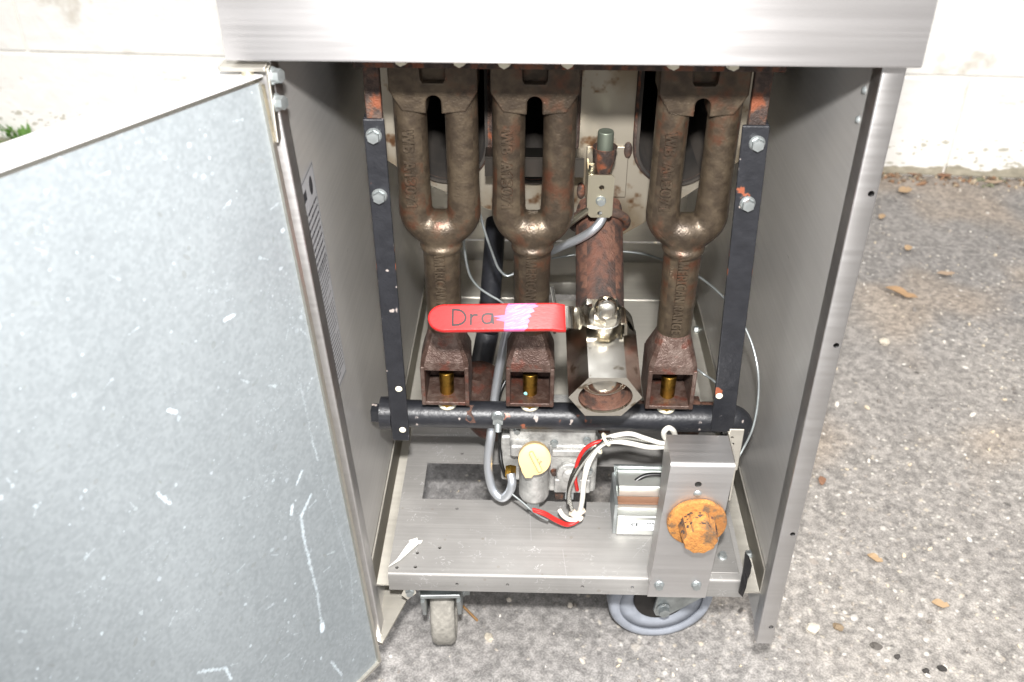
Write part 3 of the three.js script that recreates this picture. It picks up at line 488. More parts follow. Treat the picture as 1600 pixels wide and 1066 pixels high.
  // the sleeve lies flat to the lever, seen broad side
  const d = 0.685, SL = C0.clone().addScaledVector(ray(672, 499), d), SR = C0.clone().addScaledVector(ray(880, 496), d + 0.004);
  const ex = SR.clone().sub(SL), len = ex.length(); ex.normalize();
  const ey = V(0, 0.66, -0.75); ey.addScaledVector(ex, -ey.dot(ex)).normalize(); const ez = ex.clone().cross(ey);
  const hw = 0.0086, sh = new THREE.Shape(); sh.moveTo(len, -hw * 1.12); sh.lineTo(len, hw * 0.86); sh.lineTo(len - 0.006, hw); sh.lineTo(hw * 1.3, hw); sh.bezierCurveTo(hw * 0.5, hw, 0, hw * 0.55, 0, 0); sh.bezierCurveTo(0, -hw * 0.55, hw * 0.5, -hw, hw * 1.3, -hw); sh.lineTo(len - 0.010, -hw); sh.lineTo(len - 0.004, -hw * 1.12);
  const sg = creased(new THREE.ExtrudeGeometry(sh, { depth: 0.0022, bevelEnabled: true, bevelSize: 0.0014, bevelThickness: 0.0018, bevelSegments: 4, curveSegments: 14 }), 0.9);
  const q = sg.attributes.position, uv = new Float32Array(q.count * 2); for (let i = 0; i < q.count; i++) { uv[i * 2] = (q.getX(i) + 0.002) / (len + 0.004); uv[i * 2 + 1] = (q.getY(i) + hw + 0.0014) / (2 * hw + 0.0028); }
  sg.setAttribute('uv', new THREE.BufferAttribute(uv, 2));
  part(valve, 'lever_sleeve', axes(sg, ex, ey, ez, SL), PM({ map, roughness: 0.46, bumpMap: tex(128, 0.2, (u, v) => 255 * fbm(u, v, 10, 3, 77), false), bumpScale: 0.00006 }), 'red plastic sleeve hand-lettered in black and smeared pink', true);
  // neck of the lever, from under the sleeve down to the stem
  const n0 = at(s0, h0 + 0.0063, -0.011), p1 = SR.clone().addScaledVector(ex, -0.012).addScaledVector(ez, 0.001);
  const cv = new THREE.CatmullRomCurve3([p1, SR.clone().addScaledVector(ex, 0.001).addScaledVector(ez, 0.0008), SR.clone().addScaledVector(ex, 0.007).addScaledVector(ez, -0.004).lerp(n0, 0.25), n0.clone().addScaledVector(sx, -0.006).addScaledVector(up, 0.003), n0, at(s0, h0 + 0.0063, 0.004)]);
  const wv = [], ni = 40; for (let i = 0; i <= ni; i++) { const t = i / ni, c = cv.getPoint(t), tg = cv.getTangent(t), w = ey.clone().lerp(ax.clone().negate(), step(0.3, 0.8, t)).normalize(), nn = tg.clone().cross(w).normalize(), hwid = 0.0075 + 0.0025 * t; wv.push([c.clone().addScaledVector(w, hwid).addScaledVector(nn, 0.0012), c.clone().addScaledVector(w, -hwid).addScaledVector(nn, 0.0012), c.clone().addScaledVector(w, -hwid).addScaledVector(nn, -0.0012), c.clone().addScaledVector(w, hwid).addScaledVector(nn, -0.0012)]); }
  const np = []; for (let i = 0; i < ni; i++) for (let k = 0; k < 4; k++) { const a = wv[i][k], b = wv[i][(k + 1) % 4], c = wv[i + 1][k], e = wv[i + 1][(k + 1) % 4]; np.push(...a.toArray(), ...c.toArray(), ...b.toArray(), ...b.toArray(), ...c.toArray(), ...e.toArray()); }
  const ng = new THREE.BufferGeometry(); ng.setAttribute('position', new THREE.BufferAttribute(new Float32Array(np), 3)); ng.computeVertexNormals();
  part(valve, 'lever_neck', creased(ng, 0.5), M.chrome);
}

// ------------------------------------------------------------------ pilot
{
  const pilot = group(fryer, 'pilot_burner', 'small pilot burner on a zinc plated bracket'), z = -0.128, q = (u, v, dz = 0) => pz(u, v, z + dz);
  const a = q(922, 272), b = q(956, 339), sh = new THREE.Shape(), x0 = a.x, x1 = b.x, y1 = a.y, y0 = b.y, c = 0.0022;
  [[x0, y1], [x1 - c, y1], [x1, y1 - c], [x1, y0 + c], [x1 - c, y0], [x0 + c, y0], [x0, y0 + c]].forEach((p, i) => (i ? sh.lineTo(...p) : sh.moveTo(...p)));
  for (const [u, v, r] of [[940, 292, 0.0021], [937, 332, 0.0019]]) { const p = q(u, v), h = new THREE.Path(); h.absarc(p.x, p.y, r, 0, 6.2832, true); sh.holes.push(h); }
  part(pilot, 'bracket', [new THREE.ExtrudeGeometry(sh, { depth: 0.0016, bevelEnabled: false }).translate(0, 0, z), box(x0 - 0.0012, x0 + 0.0002, y0 + 0.008, y1 - 0.0004, z - 0.030, z + 0.0012)], M.zincYellow);
  part(pilot, 'screw', hexBolt(q(939, 314, 0.0016), V(0, 0, 1), 0.0034, 0.003), M.zinc);
  const hb = q(943, 270, -0.008), T = (v) => pz(943, v, z - 0.008).y;
  part(pilot, 'hood', [lathe([[0.0045, T(274)], [0.0062, T(262)], [0.0088, T(247)], [0.0090, T(232)], [0.0098, T(229)], [0.0092, T(229)]].map(([r, y]) => [r, y - hb.y]), hb, UPY, 24)], M.rustBar);
  const tp = V(hb.x + 0.0002, 0, hb.z - 0.002);
  part(pilot, 'tip', lathe([[0.0062, T(235) - hb.y], [0.0062, T(208) - hb.y], [0.0056, T(206) - hb.y], [0.0052, T(207) - hb.y], [0, T(208) - hb.y]], V(tp.x, hb.y, tp.z), UPY, 20), PM({ color: 0x6c7266, metalness: 0.7, roughness: 0.5 }));
  part(pilot, 'stud', [rod(q(924, 270, -0.006), q(926, 257, -0.006), 0.0028, 0.0028, 12)], M.zincYellow);
  part(pilot, 'gas_tube', tube([q(944, 320, -0.004), q(940, 343, -0.002), q(928, 358, 0.0), q(905, 373, -0.004), q(872, 387, -0.012), q(850, 398, -0.02)], 0.0036, 60, 14), M.aluminium, 'bright aluminium pilot tube');
  part(pilot, 'thermocouple', tube([q(924, 325, -0.006), q(912, 333, -0.008), q(895, 345, -0.012), q(882, 356, -0.02)], 0.0028, 30, 10), M.zincYellow);
  // bent carry-over strip behind the burners
  const sz = -0.132, s = (u, v, w) => pz(u, v, w);
  const quad = (list) => { const o = []; for (let i = 0; i < list.length - 1; i++) { const [a0, b0] = list[i], [a1, b1] = list[i + 1]; o.push(a0, b0, a1, a1, b0, b1); } const g = new THREE.BufferGeometry(); g.setAttribute('position', new THREE.BufferAttribute(new Float32Array(o.flatMap((p) => p.toArray())), 3)); g.computeVertexNormals(); return g; };
  part(fryer, 'carryover_strip', [box(-0.058, 0.018, 0.5070, 0.5082, -0.146, -0.128), box(-0.058, 0.018, 0.492, 0.5068, -0.1295, -0.128), box(0.0165, 0.018, 0.492, 0.5068, -0.15, -0.1297)], PM({ color: 0x6c6862, metalness: 1, roughness: 0.35 }), 'bent steel carry-over strip behind the middle burner');
}
// ------------------------------------------------------------------ gas valve
{
  const gv = group(fryer, 'gas_valve', 'grey die-cast gas control valve with a cream knob'), z = -0.092, q = (u, v, dz = 0) => pz(u, v, z + dz);
  const bx = (u0, v0, u1, v1, dz, depth, r = 0.002) => { const a = q(u0, v0, dz), b = q(u1, v1, dz); return rbox(a.x, b.x, b.y, a.y, z + dz - depth, z + dz, r); };
  part(gv, 'body', [bx(796, 668, 930, 700, -0.006, 0.05), bx(782, 682, 826, 752, -0.014, 0.04, 0.003), bx(858, 696, 930, 770, -0.004, 0.046, 0.003), bx(862, 704, 926, 716, 0.0, 0.01, 0.002), bx(797, 697, 830, 716, 0.004, 0.02, 0.003), bx(866, 750, 922, 772, 0.003, 0.012, 0.002)], M.diecast);
  const k0 = q(836, 675, -0.020), k1 = q(833, 776, -0.004), kd = V(k1.x - k0.x, k1.y - k0.y, 0.004);
  part(gv, 'regulator_barrel', [lathe([[0, 0], [0.0115, 0], [0.0136, 0.004], [0.0136, 0.056], [0.0122, 0.0595], [0, 0.0595]], q(834, 776, 0.0), V(0.0, 1, -0.10), 36)], M.diecast);
  part(gv, 'hex_plug', [aim(creased(new THREE.CylinderGeometry(0.0066, 0.0066, 0.011, 6).translate(0, -0.0055, 0), 0.3), q(833, 777, 0.001), V(0, 1, -0.1)), lathe([[0, 0], [0.0092, 0], [0.0092, 0.002], [0, 0.002]], q(833, 777, 0.001), V(0, 1, -0.1), 24)], M.zinc);
  const kc = q(835, 714, 0.010), kn = V(0.02, 0.45, 0.9).normalize(), kx = V(1, 0, 0).addScaledVector(kn, -kn.x).normalize(), ky = kn.clone().cross(kx);
  const ks = new THREE.Shape(); ks.absarc(0, 0, 0.0132, -0.3, Math.PI + 0.55, false); ks.lineTo(-0.0098, -0.0115); ks.lineTo(-0.0072, -0.0160); ks.lineTo(-0.0030, -0.0158); ks.lineTo(-0.0008, -0.0132); ks.absarc(0, 0, 0.0132, -1.62, -0.3, false);
  part(gv, 'knob', [axes(creased(new THREE.ExtrudeGeometry(ks, { depth: 0.008, bevelEnabled: true, bevelSize: 0.001, bevelThickness: 0.001, bevelSegments: 3, curveSegments: 28 }), 0.5), kx, ky, kn, kc), axes(rbox(-0.0022, 0.0022, -0.012, 0.0085, 0.008, 0.0135, 0.0018), kx.clone().multiplyScalar(0.87).addScaledVector(ky, 0.45), ky.clone().multiplyScalar(0.87).addScaledVector(kx, -0.45), kn, kc)], M.cream, 'cream plastic gas cock knob');
  const print = canvasTex(128, 128, (g) => { g.fillStyle = '#c3a878'; g.fillRect(0, 0, 128, 128); g.fillStyle = '#2b2a26'; g.font = 'bold 44px sans-serif'; g.save(); g.translate(30, 112); g.rotate(-0.9); g.fillText('ON', 0, 0); g.restore(); g.font = 'bold 20px sans-serif'; g.save(); g.translate(8, 52); g.rotate(-0.9); g.fillText('OFF', 0, 0); g.restore(); });
  part(gv, 'knob_print', axes(new THREE.PlaneGeometry(0.0085, 0.0085), kx, ky, kn, kc.clone().addScaledVector(kn, 0.0093).addScaledVector(kx, 0.0062).addScaledVector(ky, -0.0022)), SM({ map: print, roughness: 0.6 }), 'small printed letters on the knob', true);
  for (const [u, v, dz] of [[808, 672, -0.006], [866, 692, -0.004], [866, 737, -0.004], [917, 688, -0.004], [920, 735, 0.0]]) part(gv, 'screw', hexBolt(q(u, v, dz), V(0, 0.1, 1), 0.0030, 0.003), u === 866 && v > 700 ? M.rustBar : M.zinc);
  part(gv, 'boss', [lathe([[0, 0.006], [0.0105, 0.006], [0.0122, 0.004], [0.0122, 0]], q(890, 737, -0.003), V(0, 0.1, 1), 28), lathe([[0, 0.009], [0.0065, 0.009], [0.007, 0.006]], q(890, 737, -0.003), V(0, 0.1, 1), 24), rod(q(922, 720, -0.01), q(922, 742, -0.006), 0.005, 0.005, 18)], M.diecast);
  part(gv, 'brass_fitting', [aim(creased(new THREE.CylinderGeometry(0.0055, 0.0055, 0.010, 6), 0.3), q(798, 738, -0.002), V(0, -0.5, 1)), rod(q(798, 738, -0.004), q(799, 748, 0.006), 0.0042, 0.0042, 16)], M.brass);
  part(gv, 'terminal', [box(...[q(868, 768), q(880, 788)].reduce((a, p, i) => (i ? [a[0], p.x, p.y, a[3], z - 0.01, z - 0.006] : [p.x, 0, 0, p.y]), []))], M.rustBar);
  part(gv, 'terminal', [box(...[q(884, 764), q(896, 786)].reduce((a, p, i) => (i ? [a[0], p.x, p.y, a[3], z - 0.008, z - 0.0045] : [p.x, 0, 0, p.y]), []))], M.zinc);
  part(gv, 'terminal', [rod(q(912, 770, -0.002), q(911, 795, 0.002), 0.003, 0.003, 12)], M.blackWire);
  // aluminium bleed tube looping down from the manifold
  part(fryer, 'bleed_tube', tube([q(770, 650, -0.014), q(767, 680, -0.006), q(763, 712, -0.002), q(764, 742, 0.002), q(772, 768, 0.006), q(784, 778, 0.009), q(795, 770, 0.010), q(800, 754, 0.008), q(798, 740, 0.003)], 0.0040, 90, 16), M.aluminium, 'bright aluminium tube looped beside the gas valve');
  part(fryer, 'pilot_line', tube([pz(800, 478, -0.15), pz(796, 500, -0.145), pz(786, 545, -0.14), pz(776, 600, -0.135), pz(771, 640, -0.128), pz(770, 668, -0.115)], 0.0040, 60, 14), M.aluminium, 'aluminium pilot line running down behind the burner');
}
// ------------------------------------------------------------------ control box with rusted knob
{
  const cb = group(fryer, 'control_box', 'stainless control cover bolted to the shelf lip');
  const a = pz(1048, 728, -0.008), b = pz(1150, 722, -0.008), c = pz(1013, 925, -0.0085), d = pz(1100, 927, -0.0085);
  const x0 = (a.x + c.x) / 2 - 0.0004, x1 = (b.x + d.x) / 2 + 0.0006, yT = 0.3075, y0 = 0.1565, zf = -0.0072, zb = -0.043;
  const lean = 0.0065 / 0.16, sh = new THREE.Matrix4().set(1, lean, 0, -lean * 0.228, 0, 1, 0, 0, 0, 0, 1, 0, 0, 0, 0, 1);
  const front = axes(sheet([[zb, yT], [zf, yT], [zf, y0]], -0.0014, x1 - x0, 0.0038), V(0, 0, 1), V(0, 1, 0), V(-1, 0, 0), V(x1, 0, 0)).applyMatrix4(sh);
  const hp = pz(1091, 757, zf), hole = rod(hp.clone().add(V(0, 0, -0.006)), hp.clone().add(V(0, 0, 0.006)), 0.0028, 0.0028, 18);
  part(cb, 'cover', cut(front, [hole]), M.flange, 'folded cover with a drilled hole');
  const side = (x, n) => { const s = new THREE.Shape([[zf - 0.0022, 0.169], [zf - 0.0022, yT - 0.003], [zb, yT - 0.003], [zb, 0.285], [-0.030, 0.25], [-0.028, 0.169]].map((p) => new THREE.Vector2(...p))); return axes(new THREE.ExtrudeGeometry(s, { depth: 0.0012, bevelEnabled: false }), V(0, 0, 1), V(0, 1, 0), V(-1, 0, 0), V(x, 0, 0)).applyMatrix4(sh); };
  part(cb, 'side_cheek', side(x0 + 0.0014), M.flange); part(cb, 'side_cheek', side(x1 - 0.0002), M.flange);
  const e0 = pz(1145, 703, -0.045), ear = cut(rbox(0.1405, 0.1525, 0.268, 0.3115, -0.0475, -0.0460, 0.0006, 1), [[1144, 684], [1145, 694]].map(([u, v]) => { const p = pz(u, v, -0.046); return rod(p.clone().add(V(0, 0, -0.01)), p.clone().add(V(0, 0, 0.01)), 0.0013, 0.0013, 10); }));
  part(cb, 'mounting_ear', [ear, box(0.1395, 0.1408, 0.268, 0.3085, -0.0475, -0.010)], M.rail, 'drilled ear behind the cover');
  for (const [u, v] of [[1030, 914], [1088, 914]]) part(cb, 'bolt', hexBolt(pz(u, v, zf), V(0, 0, 1), 0.0037, 0.003), M.zinc);
  part(cb, 'screw', lathe([[0, 0.0016], [0.0022, 0.0014], [0.0034, 0]], pz(1090, 772, zf), V(0, 0, 1), 16), M.zinc);
  // thermostat knob: a broad disc with a hollow, ribbed grip
  const kc = pz(1088, 812, zf), n = V(0, 0.02, 1).normalize();
  const knob = group(cb, 'knob', 'rusted orange thermostat knob');
  cb.remove(knob);
  const disc = lathe([[0, 0.0075], [0.0120, 0.0075], [0.0138, 0.0066], [0.0225, 0.0062], [0.0238, 0.0048], [0.0240, 0.0020], [0.0228, 0.0004], [0, 0.0004]], kc, n, 48);
  const gs = new THREE.Shape(), K = 40; for (let i = 0; i < K; i++) { const t = i / K * 6.28318, rr = 0.0135 + 0.0007 * Math.cos(t * 10); i ? gs.lineTo(Math.cos(t) * rr, Math.sin(t) * rr) : gs.moveTo(rr, 0); }
  const grip = creased(new THREE.ExtrudeGeometry(gs, { depth: 0.0175, bevelEnabled: true, bevelSize: 0.0012, bevelThickness: 0.0014, bevelSegments: 3 }), 0.5);
  const gp = grip.attributes.position; for (let i = 0; i < gp.count; i++) { const s = 1 - 0.10 * clamp(gp.getZ(i) / 0.019); gp.setX(i, gp.getX(i) * s); gp.setY(i, gp.getY(i) * s); }
  grip.computeVertexNormals();
  axes(grip, V(1, 0, 0), V(0, 1, -0.02).normalize(), n, kc.clone().addScaledVector(n, 0.006));
  part(cb, 'knob_disc', disc, M.orange, 'orange-rusted disc of the thermostat knob');
  part(cb, 'knob_grip', [creased(grip, 0.5)], M.orange, 'round grip of the rusted knob');
  const flakes = [], R = rng(91); for (let i = 0; i < 90; i++) { const t = 0.1 + R() * 2.9, h = 0.006 + R() * 0.0135, rr = 0.0134 - h * 0.06; flakes.push(new THREE.IcosahedronGeometry(0.0010 + R() * 0.0019, 0).scale(1, 1, 0.6).translate(kc.x + Math.cos(t) * rr, kc.y + Math.sin(t) * rr, kc.z + h)); }
  part(cb, 'rust_scale', flakes.map((f) => boxUV(f)), M.rustBar, 'dark flaking scale on the grip');
}
// ------------------------------------------------------------------ transformer
{
  const tr = group(fryer, 'transformer', 'small transformer with a brown terminal strip'), z0 = -0.062;
  const a = py(958, 834, 0.1672), X0 = a.x - 0.0005, X1 = X0 + 0.058, zf = a.z + 0.001, zb = zf - 0.047, H = 0.037;
  part(tr, 'cover', [rbox(X0 + 0.003, X1, 0.1668, 0.1668 + H * 0.62, zb + 0.006, zf, 0.0012), rbox(X0 + 0.005, X1, 0.1668 + H * 0.55, 0.1668 + H, zb, zf - 0.024, 0.0012)], PM({ color: 0xe6e8e2, metalness: 0.8, roughness: 0.38 }), 'bright plated cover');
  part(tr, 'core', [box(X0, X0 + 0.0028, 0.1665, 0.1668 + H * 0.95, zb + 0.002, zf - 0.002), box(X0 + 0.002, X1, 0.1668 + H * 0.4, 0.1668 + H + 0.004, zb - 0.003, zb - 0.0004)], M.zinc);
  part(tr, 'terminal_strip', rbox(X0 + 0.004, X1, 0.1668 + H * 0.64, 0.1668 + H * 0.70, zf - 0.0235, zf - 0.0145, 0.0006, 1), M.phenolic, 'brown terminal strip');
  for (const [u, v] of [[972, 769], [1004, 767]]) { const p = py(u, v, 0.1668 + H * 0.70); part(tr, 'screw', [lathe([[0, 0.003], [0.003, 0.0028], [0.004, 0.0016], [0.004, 0]], p, V(0, 1, 0.2), 18), box(-0.003, 0.003, -0.0005, 0.0005, -0.0005, 0.0005).translate(p.x, p.y + 0.003, p.z)], M.zincYellow); }
  const label = canvasTex(256, 96, (g) => {
    g.fillStyle = '#eceeee'; g.fillRect(0, 0, 256, 96); g.fillStyle = '#23262a'; g.font = 'bold 40px sans-serif'; g.fillText('C', 22, 54); g.fillText('E', 44, 54);
    const R = rng(3); for (let r = 0; r < 4; r++) { let x = 100; while (x < 250) { const w = 4 + R() * 10; g.fillRect(x, 22 + r * 15, w, r ? 4 : 8); x += w + 3 + R() * 4; } }
  });
  part(tr, 'sticker', axes(new THREE.PlaneGeometry(0.046, 0.0125), V(1, 0, 0), V(0, 1, 0), V(0, 0, 1), V(X0 + 0.0345, 0.1668 + H * 0.34, zf + 0.0003)), SM({ map: label, roughness: 0.5 }), 'white printed sticker on the transformer', true);
  const p1 = py(975, 767, 0.1668 + H * 0.76);
  part(tr, 'lead_wire', tube([p1, p1.clone().add(V(0.006, 0.004, -0.003)), p1.clone().add(V(0.018, 0.011, -0.008)), p1.clone().add(V(0.034, 0.012, -0.009)), p1.clone().add(V(0.05, 0.008, -0.008))], 0.0022, 40, 10), M.blackWire, 'black insulated lead');
}
// ------------------------------------------------------------------ wiring
{
  const z = -0.072, q = (u, v, dz = 0) => pz(u, v, z + dz);
  const wire = (name, mat, r, pts, label, keep) => part(fryer, name, tube(pts.map((p) => q(...p)), r, 110, 9), mat, label, keep);
  const drop = (k) => [[948 + k, 690, 0], [930 + k, 700, 0.002], [913 + k * 0.6, 722, 0.004]];
  wire('white_wire', M.whiteWire, 0.0021, [[1046, 694, -0.004], [1030, 692], [1005, 684], [985, 678], [965, 680], [946, 686], [928, 702, 0.003], [916, 730, 0.006], [911, 765, 0.006], [908, 790, 0.004], [902, 808, 0.002]], 'white insulated wire');
  wire('white_wire', M.whiteWire, 0.0023, [[1044, 698, -0.004], [1015, 699], [985, 693], [958, 690], [940, 695, 0.004], [923, 718, 0.006], [913, 750, 0.008], [910, 780, 0.007], [906, 802, 0.004]], 'white insulated wire');
  wire('white_wire', M.whiteWire, 0.0021, [[874, 797, 0.002], [880, 806, 0.004], [890, 812, 0.004], [902, 812, 0.004]], 'white insulated wire');
  wire('white_wire', M.whiteWire, 0.0024, [[1044, 690, -0.008], [1038, 682, -0.006], [1038, 674, -0.004], [1044, 669, -0.004], [1051, 672, -0.006], [1055, 682, -0.012]], 'curled end of a white wire');
  wire('braided_wire', M.braid, 0.0021, [[1042, 692, -0.006], [1010, 688, -0.002], [975, 683, -0.002], [947, 688, 0.002], [925, 705, 0.002], [903, 728, 0.004], [892, 752, 0.004], [889, 775, 0.002], [893, 797, 0.002]], 'black and white braided wire', true);
  wire('braided_wire', M.braid, 0.0018, [[945, 689, 0.004], [927, 704, 0.005], [908, 727, 0.006], [896, 748, 0.006], [889, 768, 0.004], [888, 786, 0.002]], 'black and white braided wire', true);
  wire('red_wire', M.redWire, 0.0017, [[948, 689, 0.001], [930, 692, 0.003], [914, 702, 0.004], [905, 716, 0.005], [900, 732, 0.004], [899, 748, 0.002], [902, 766, 0.0]], 'red wire');
  wire('red_wire', M.redWire, 0.0016, [[832, 796, 0.008], [850, 801, 0.008], [870, 812, 0.007], [888, 819, 0.005], [902, 815, 0.003], [908, 806, 0.002]], 'red wire on the shelf');
  wire('red_wire', M.redWire, 0.0016, [[833, 798, 0.008], [850, 804, 0.009], [870, 815, 0.008], [886, 821, 0.006], [898, 818, 0.004]], 'red wire on the shelf');
  wire('fine_wire', M.zinc, 0.0009, [[800, 772, 0.002], [815, 784, 0.005], [829, 796, 0.008], [842, 806, 0.009], [856, 813, 0.009]], 'thin bare wire');
  for (const [u, v, du, dv] of [[947, 687, 0.25, 1], [934, 699, 0.6, 0.8]]) part(fryer, 'wire_tie', aim(new THREE.TorusGeometry(0.0052, 0.0014, 8, 20).rotateX(Math.PI / 2), q(u, v, 0.001), V(-0.8, -0.5, 0.1)), M.putty);
  part(fryer, 'wire_grommet', aim(new THREE.TorusGeometry(0.0042, 0.0018, 8, 20).rotateX(Math.PI / 2), q(1042, 697, -0.004), V(1, 0, 0.1)), M.putty);
  part(fryer, 'wire_connector', [rod(q(893, 800, 0.002), q(908, 811, 0.003), 0.0036, 0.003, 12), rod(q(900, 806, 0.004), q(912, 797, 0.004), 0.003, 0.0026, 12)], SM({ color: 0xdccdbb, roughness: 0.5 }), 'crimped connectors at the wire ends');
  const cap = (pts, label) => part(fryer, 'capillary', tube(pts.map(([u, v, zz]) => pz(u, v, zz)), 0.0011, 120, 7), M.zinc, label);
  cap([[862, 404, -0.28], [900, 398, -0.28], [960, 393, -0.26], [1000, 396, -0.25], [1040, 408, -0.22], [1088, 430, -0.18], [1135, 470, -0.14], [1168, 520, -0.11], [1183, 570, -0.09], [1185, 620, -0.08], [1176, 670, -0.07], [1162, 700, -0.065], [1150, 722, -0.06]], 'thin capillary arcing past the far hanger');
  cap([[750, 334, -0.15], [757, 360, -0.15], [768, 392, -0.15], [780, 421, -0.15], [792, 431, -0.15], [803, 428, -0.15]], 'thin capillary beside the middle burner');
  cap([[724, 358, -0.14], [727, 400, -0.14], [735, 432, -0.14], [748, 449, -0.14], [765, 461, -0.14], [785, 473, -0.14], [800, 490, -0.14]], 'thin capillary beside the first burner');
  cap([[1083, 572, -0.13], [1100, 585, -0.13], [1118, 598, -0.12], [1136, 625, -0.11], [1150, 650, -0.10], [1160, 675, -0.095], [1152, 700, -0.08]], 'thin capillary by the manifold elbow');
  part(fryer, 'spiral_lead', tube([[862, 448, -0.16], [866, 470, -0.155], [868, 490, -0.15], [866, 520, -0.15]].map(([u, v, zz]) => pz(u, v, zz)), 0.0018, 40, 8), M.braid, 'braided lead behind the drain valve', true);
  part(fryer, 'black_wire', tube([[790, 595, -0.14], [783, 610, -0.135], [778, 632, -0.13], [781, 668, -0.11], [781, 700, -0.108], [784, 726, -0.10], [790, 745, -0.096]].map(([u, v, zz]) => pz(u, v, zz)), 0.0018, 60, 8), M.blackWire, 'black wire behind the manifold');
}
// ------------------------------------------------------------------ door, hung on the left, swung wide
{
  const door = group(fryer, 'door', 'open door showing its spotted galvanised inner face');
  const T = V(-0.1828, 0.6150, 0.0035), Bm = V(-0.1478, 0.0945, 0.0190), ev = T.clone().sub(Bm), H = ev.length(); ev.normalize();
  const eu = V(-0.558, 0, 0.830).normalize(), en = eu.clone().cross(ev).normalize();       // inner face looks towards the opening
  if (en.x < 0) en.negate();
  const F = (g) => axes(g, eu, ev, en, Bm);
  const W = 0.372;
  const onDoor = (u, v) => { const p = pp(u, v, Bm, en).sub(Bm); const b = p.dot(ev) - p.dot(eu) * ev.dot(eu), a = p.dot(eu) - b * ev.dot(eu); return [a, b]; };
  const SC = 2048 / 0.56, map = canvasTex(1400, 2000, (g, w, h) => {
    const R = rng(17), im = g.createImageData(w, h);
    for (let j = 0; j < h; j++) for (let i = 0; i < w; i++) {
      const u = i / w, v = j / h, n = fbm(u, v, 5, 4, 501), f = vnoise(u, v, 180, 507, 260), m = vnoise(u, v, 60, 509, 90), k = (j * w + i) * 4, c = 138 + 13 * (n - 0.5) + 12 * (f - 0.5) + 3 * (m - 0.5);
      im.data[k] = c - 6; im.data[k + 1] = c; im.data[k + 2] = c + 3; im.data[k + 3] = 255;
    }
    g.putImageData(im, 0, 0);
    const X = (a) => a / W * w, Y = (b) => h - b / H * h;
    const blob = (x, y, r, al) => { g.fillStyle = `rgba(200,212,220,${al * 0.62})`; g.beginPath(); const m = 9, a0 = R() * 6; for (let k = 0; k < m; k++) { const t = k / m * 6.283, q = r * (0.6 + 0.7 * R()); g.lineTo(x + Math.cos(t + a0) * q, y + Math.sin(t + a0) * q); } g.closePath(); g.fill(); };
    for (let n = 0; n < 620; n++) blob(R() * w, R() * h, 1 + 6 * Math.pow(R(), 3), 0.25 + R() * 0.6);
    for (let n = 0; n < 70; n++) { const x = R() * w, y = R() * h, a = R() * 6.28; for (let k = 0; k < 6; k++) blob(x + Math.cos(a) * k * 5, y + Math.sin(a) * k * 5, 1.5 + R() * 3 * (k > 3 ? 1.5 : 0.7), 0.25 + R() * 0.3); }
    for (let n = 0; n < 40; n++) { const x = R() * w, y = R() * h; for (let k = 0; k < 30; k++) blob(x + (R() - 0.5) * 90, y + (R() - 0.5) * 90, 0.8 + R() * 2, 0.2 + R() * 0.25); }
    const run = (list, wd, al) => { for (let i = 0; i < list.length - 1; i++) { const [a0, b0] = onDoor(...list[i]), [a1, b1] = onDoor(...list[i + 1]); for (let k = 0; k < 40; k++) { const t = k / 40; blob(X(a0 + (a1 - a0) * t) + (R() - 0.5) * 5, Y(b0 + (b1 - b0) * t) + (R() - 0.5) * 5, wd * (0.6 + 0.7 * R()), al * (0.6 + 0.4 * R())); } } };
    run([[486, 772], [470, 806], [474, 840], [484, 880], [496, 930], [503, 984]], 5.5, 0.45); run([[503, 975], [503, 986]], 8, 0.5);
    run([[469, 600], [488, 690], [497, 720]], 3.5, 0.28); run([[500, 740], [530, 830], [548, 890], [552, 960]], 3.5, 0.2);
    run([[310, 940 + 110], [352, 1044], [362, 1062]], 5, 0.4); run([[517, 1034], [534, 1055]], 5, 0.45); run([[245, 770], [266, 788]], 5, 0.5); run([[472, 735], [463, 757]], 4, 0.45); run([[456, 790], [455, 805]], 5, 0.45); run([[350, 500], [366, 492]], 5, 0.5); run([[262, 640], [275, 645]], 5, 0.5);
    for (let n = 0; n < 160; n++) { g.fillStyle = `rgba(96,98,92,${0.08 + R() * 0.15})`; g.beginPath(); g.ellipse(R() * w, R() * h, 2 + R() * 10, 2 + R() * 5, R() * 6, 0, 7); g.fill(); }
  });
  map.wrapS = map.wrapT = THREE.ClampToEdgeWrapping;
  const inner = new THREE.PlaneGeometry(W - 0.006, H - 0.008, 1, 1).translate(W / 2, H / 2 + 0.001, 0);
  const uv = inner.attributes.uv, ps = inner.attributes.position; for (let i = 0; i < uv.count; i++) uv.setXY(i, ps.getX(i) / W, ps.getY(i) / H);
  // the inner skin faces the opening
  const galv = PM({ map, metalness: 0.35, roughness: 0.5, bumpMap: tex(256, [0.5, 0.5], (u, v) => 255 * fbm(u, v, 20, 4, 515), false), bumpScale: 0.0004, side: THREE.DoubleSide });
  part(door, 'inner_skin', F(inner.translate(0, 0, 0.0002)), galv, 'spotted galvanised inner face with white runs', true);
  part(door, 'door_shell', F(join([rbox(0, W, 0, H, -0.034, -0.0012, 0.002)].map((g) => boxUV(g)))), M.rail, 'brushed steel outer shell');
  part(door, 'top_return', F(boxUV(rbox(0.001, W, H + 0.0002, H + 0.0016, -0.0335, 0.003, 0.0006, 1))), M.doorShell, 'pale folded top edge of the door');
  part(door, 'edge_channel', F(boxUV(box(0.0012, 0.004, 0.004, H - 0.004, -0.0011, 0.0028))), M.rail);
  part(door, 'edge_channel', F(boxUV(box(0.004, W, 0.0025, 0.0055, -0.0011, 0.003))), M.rail);
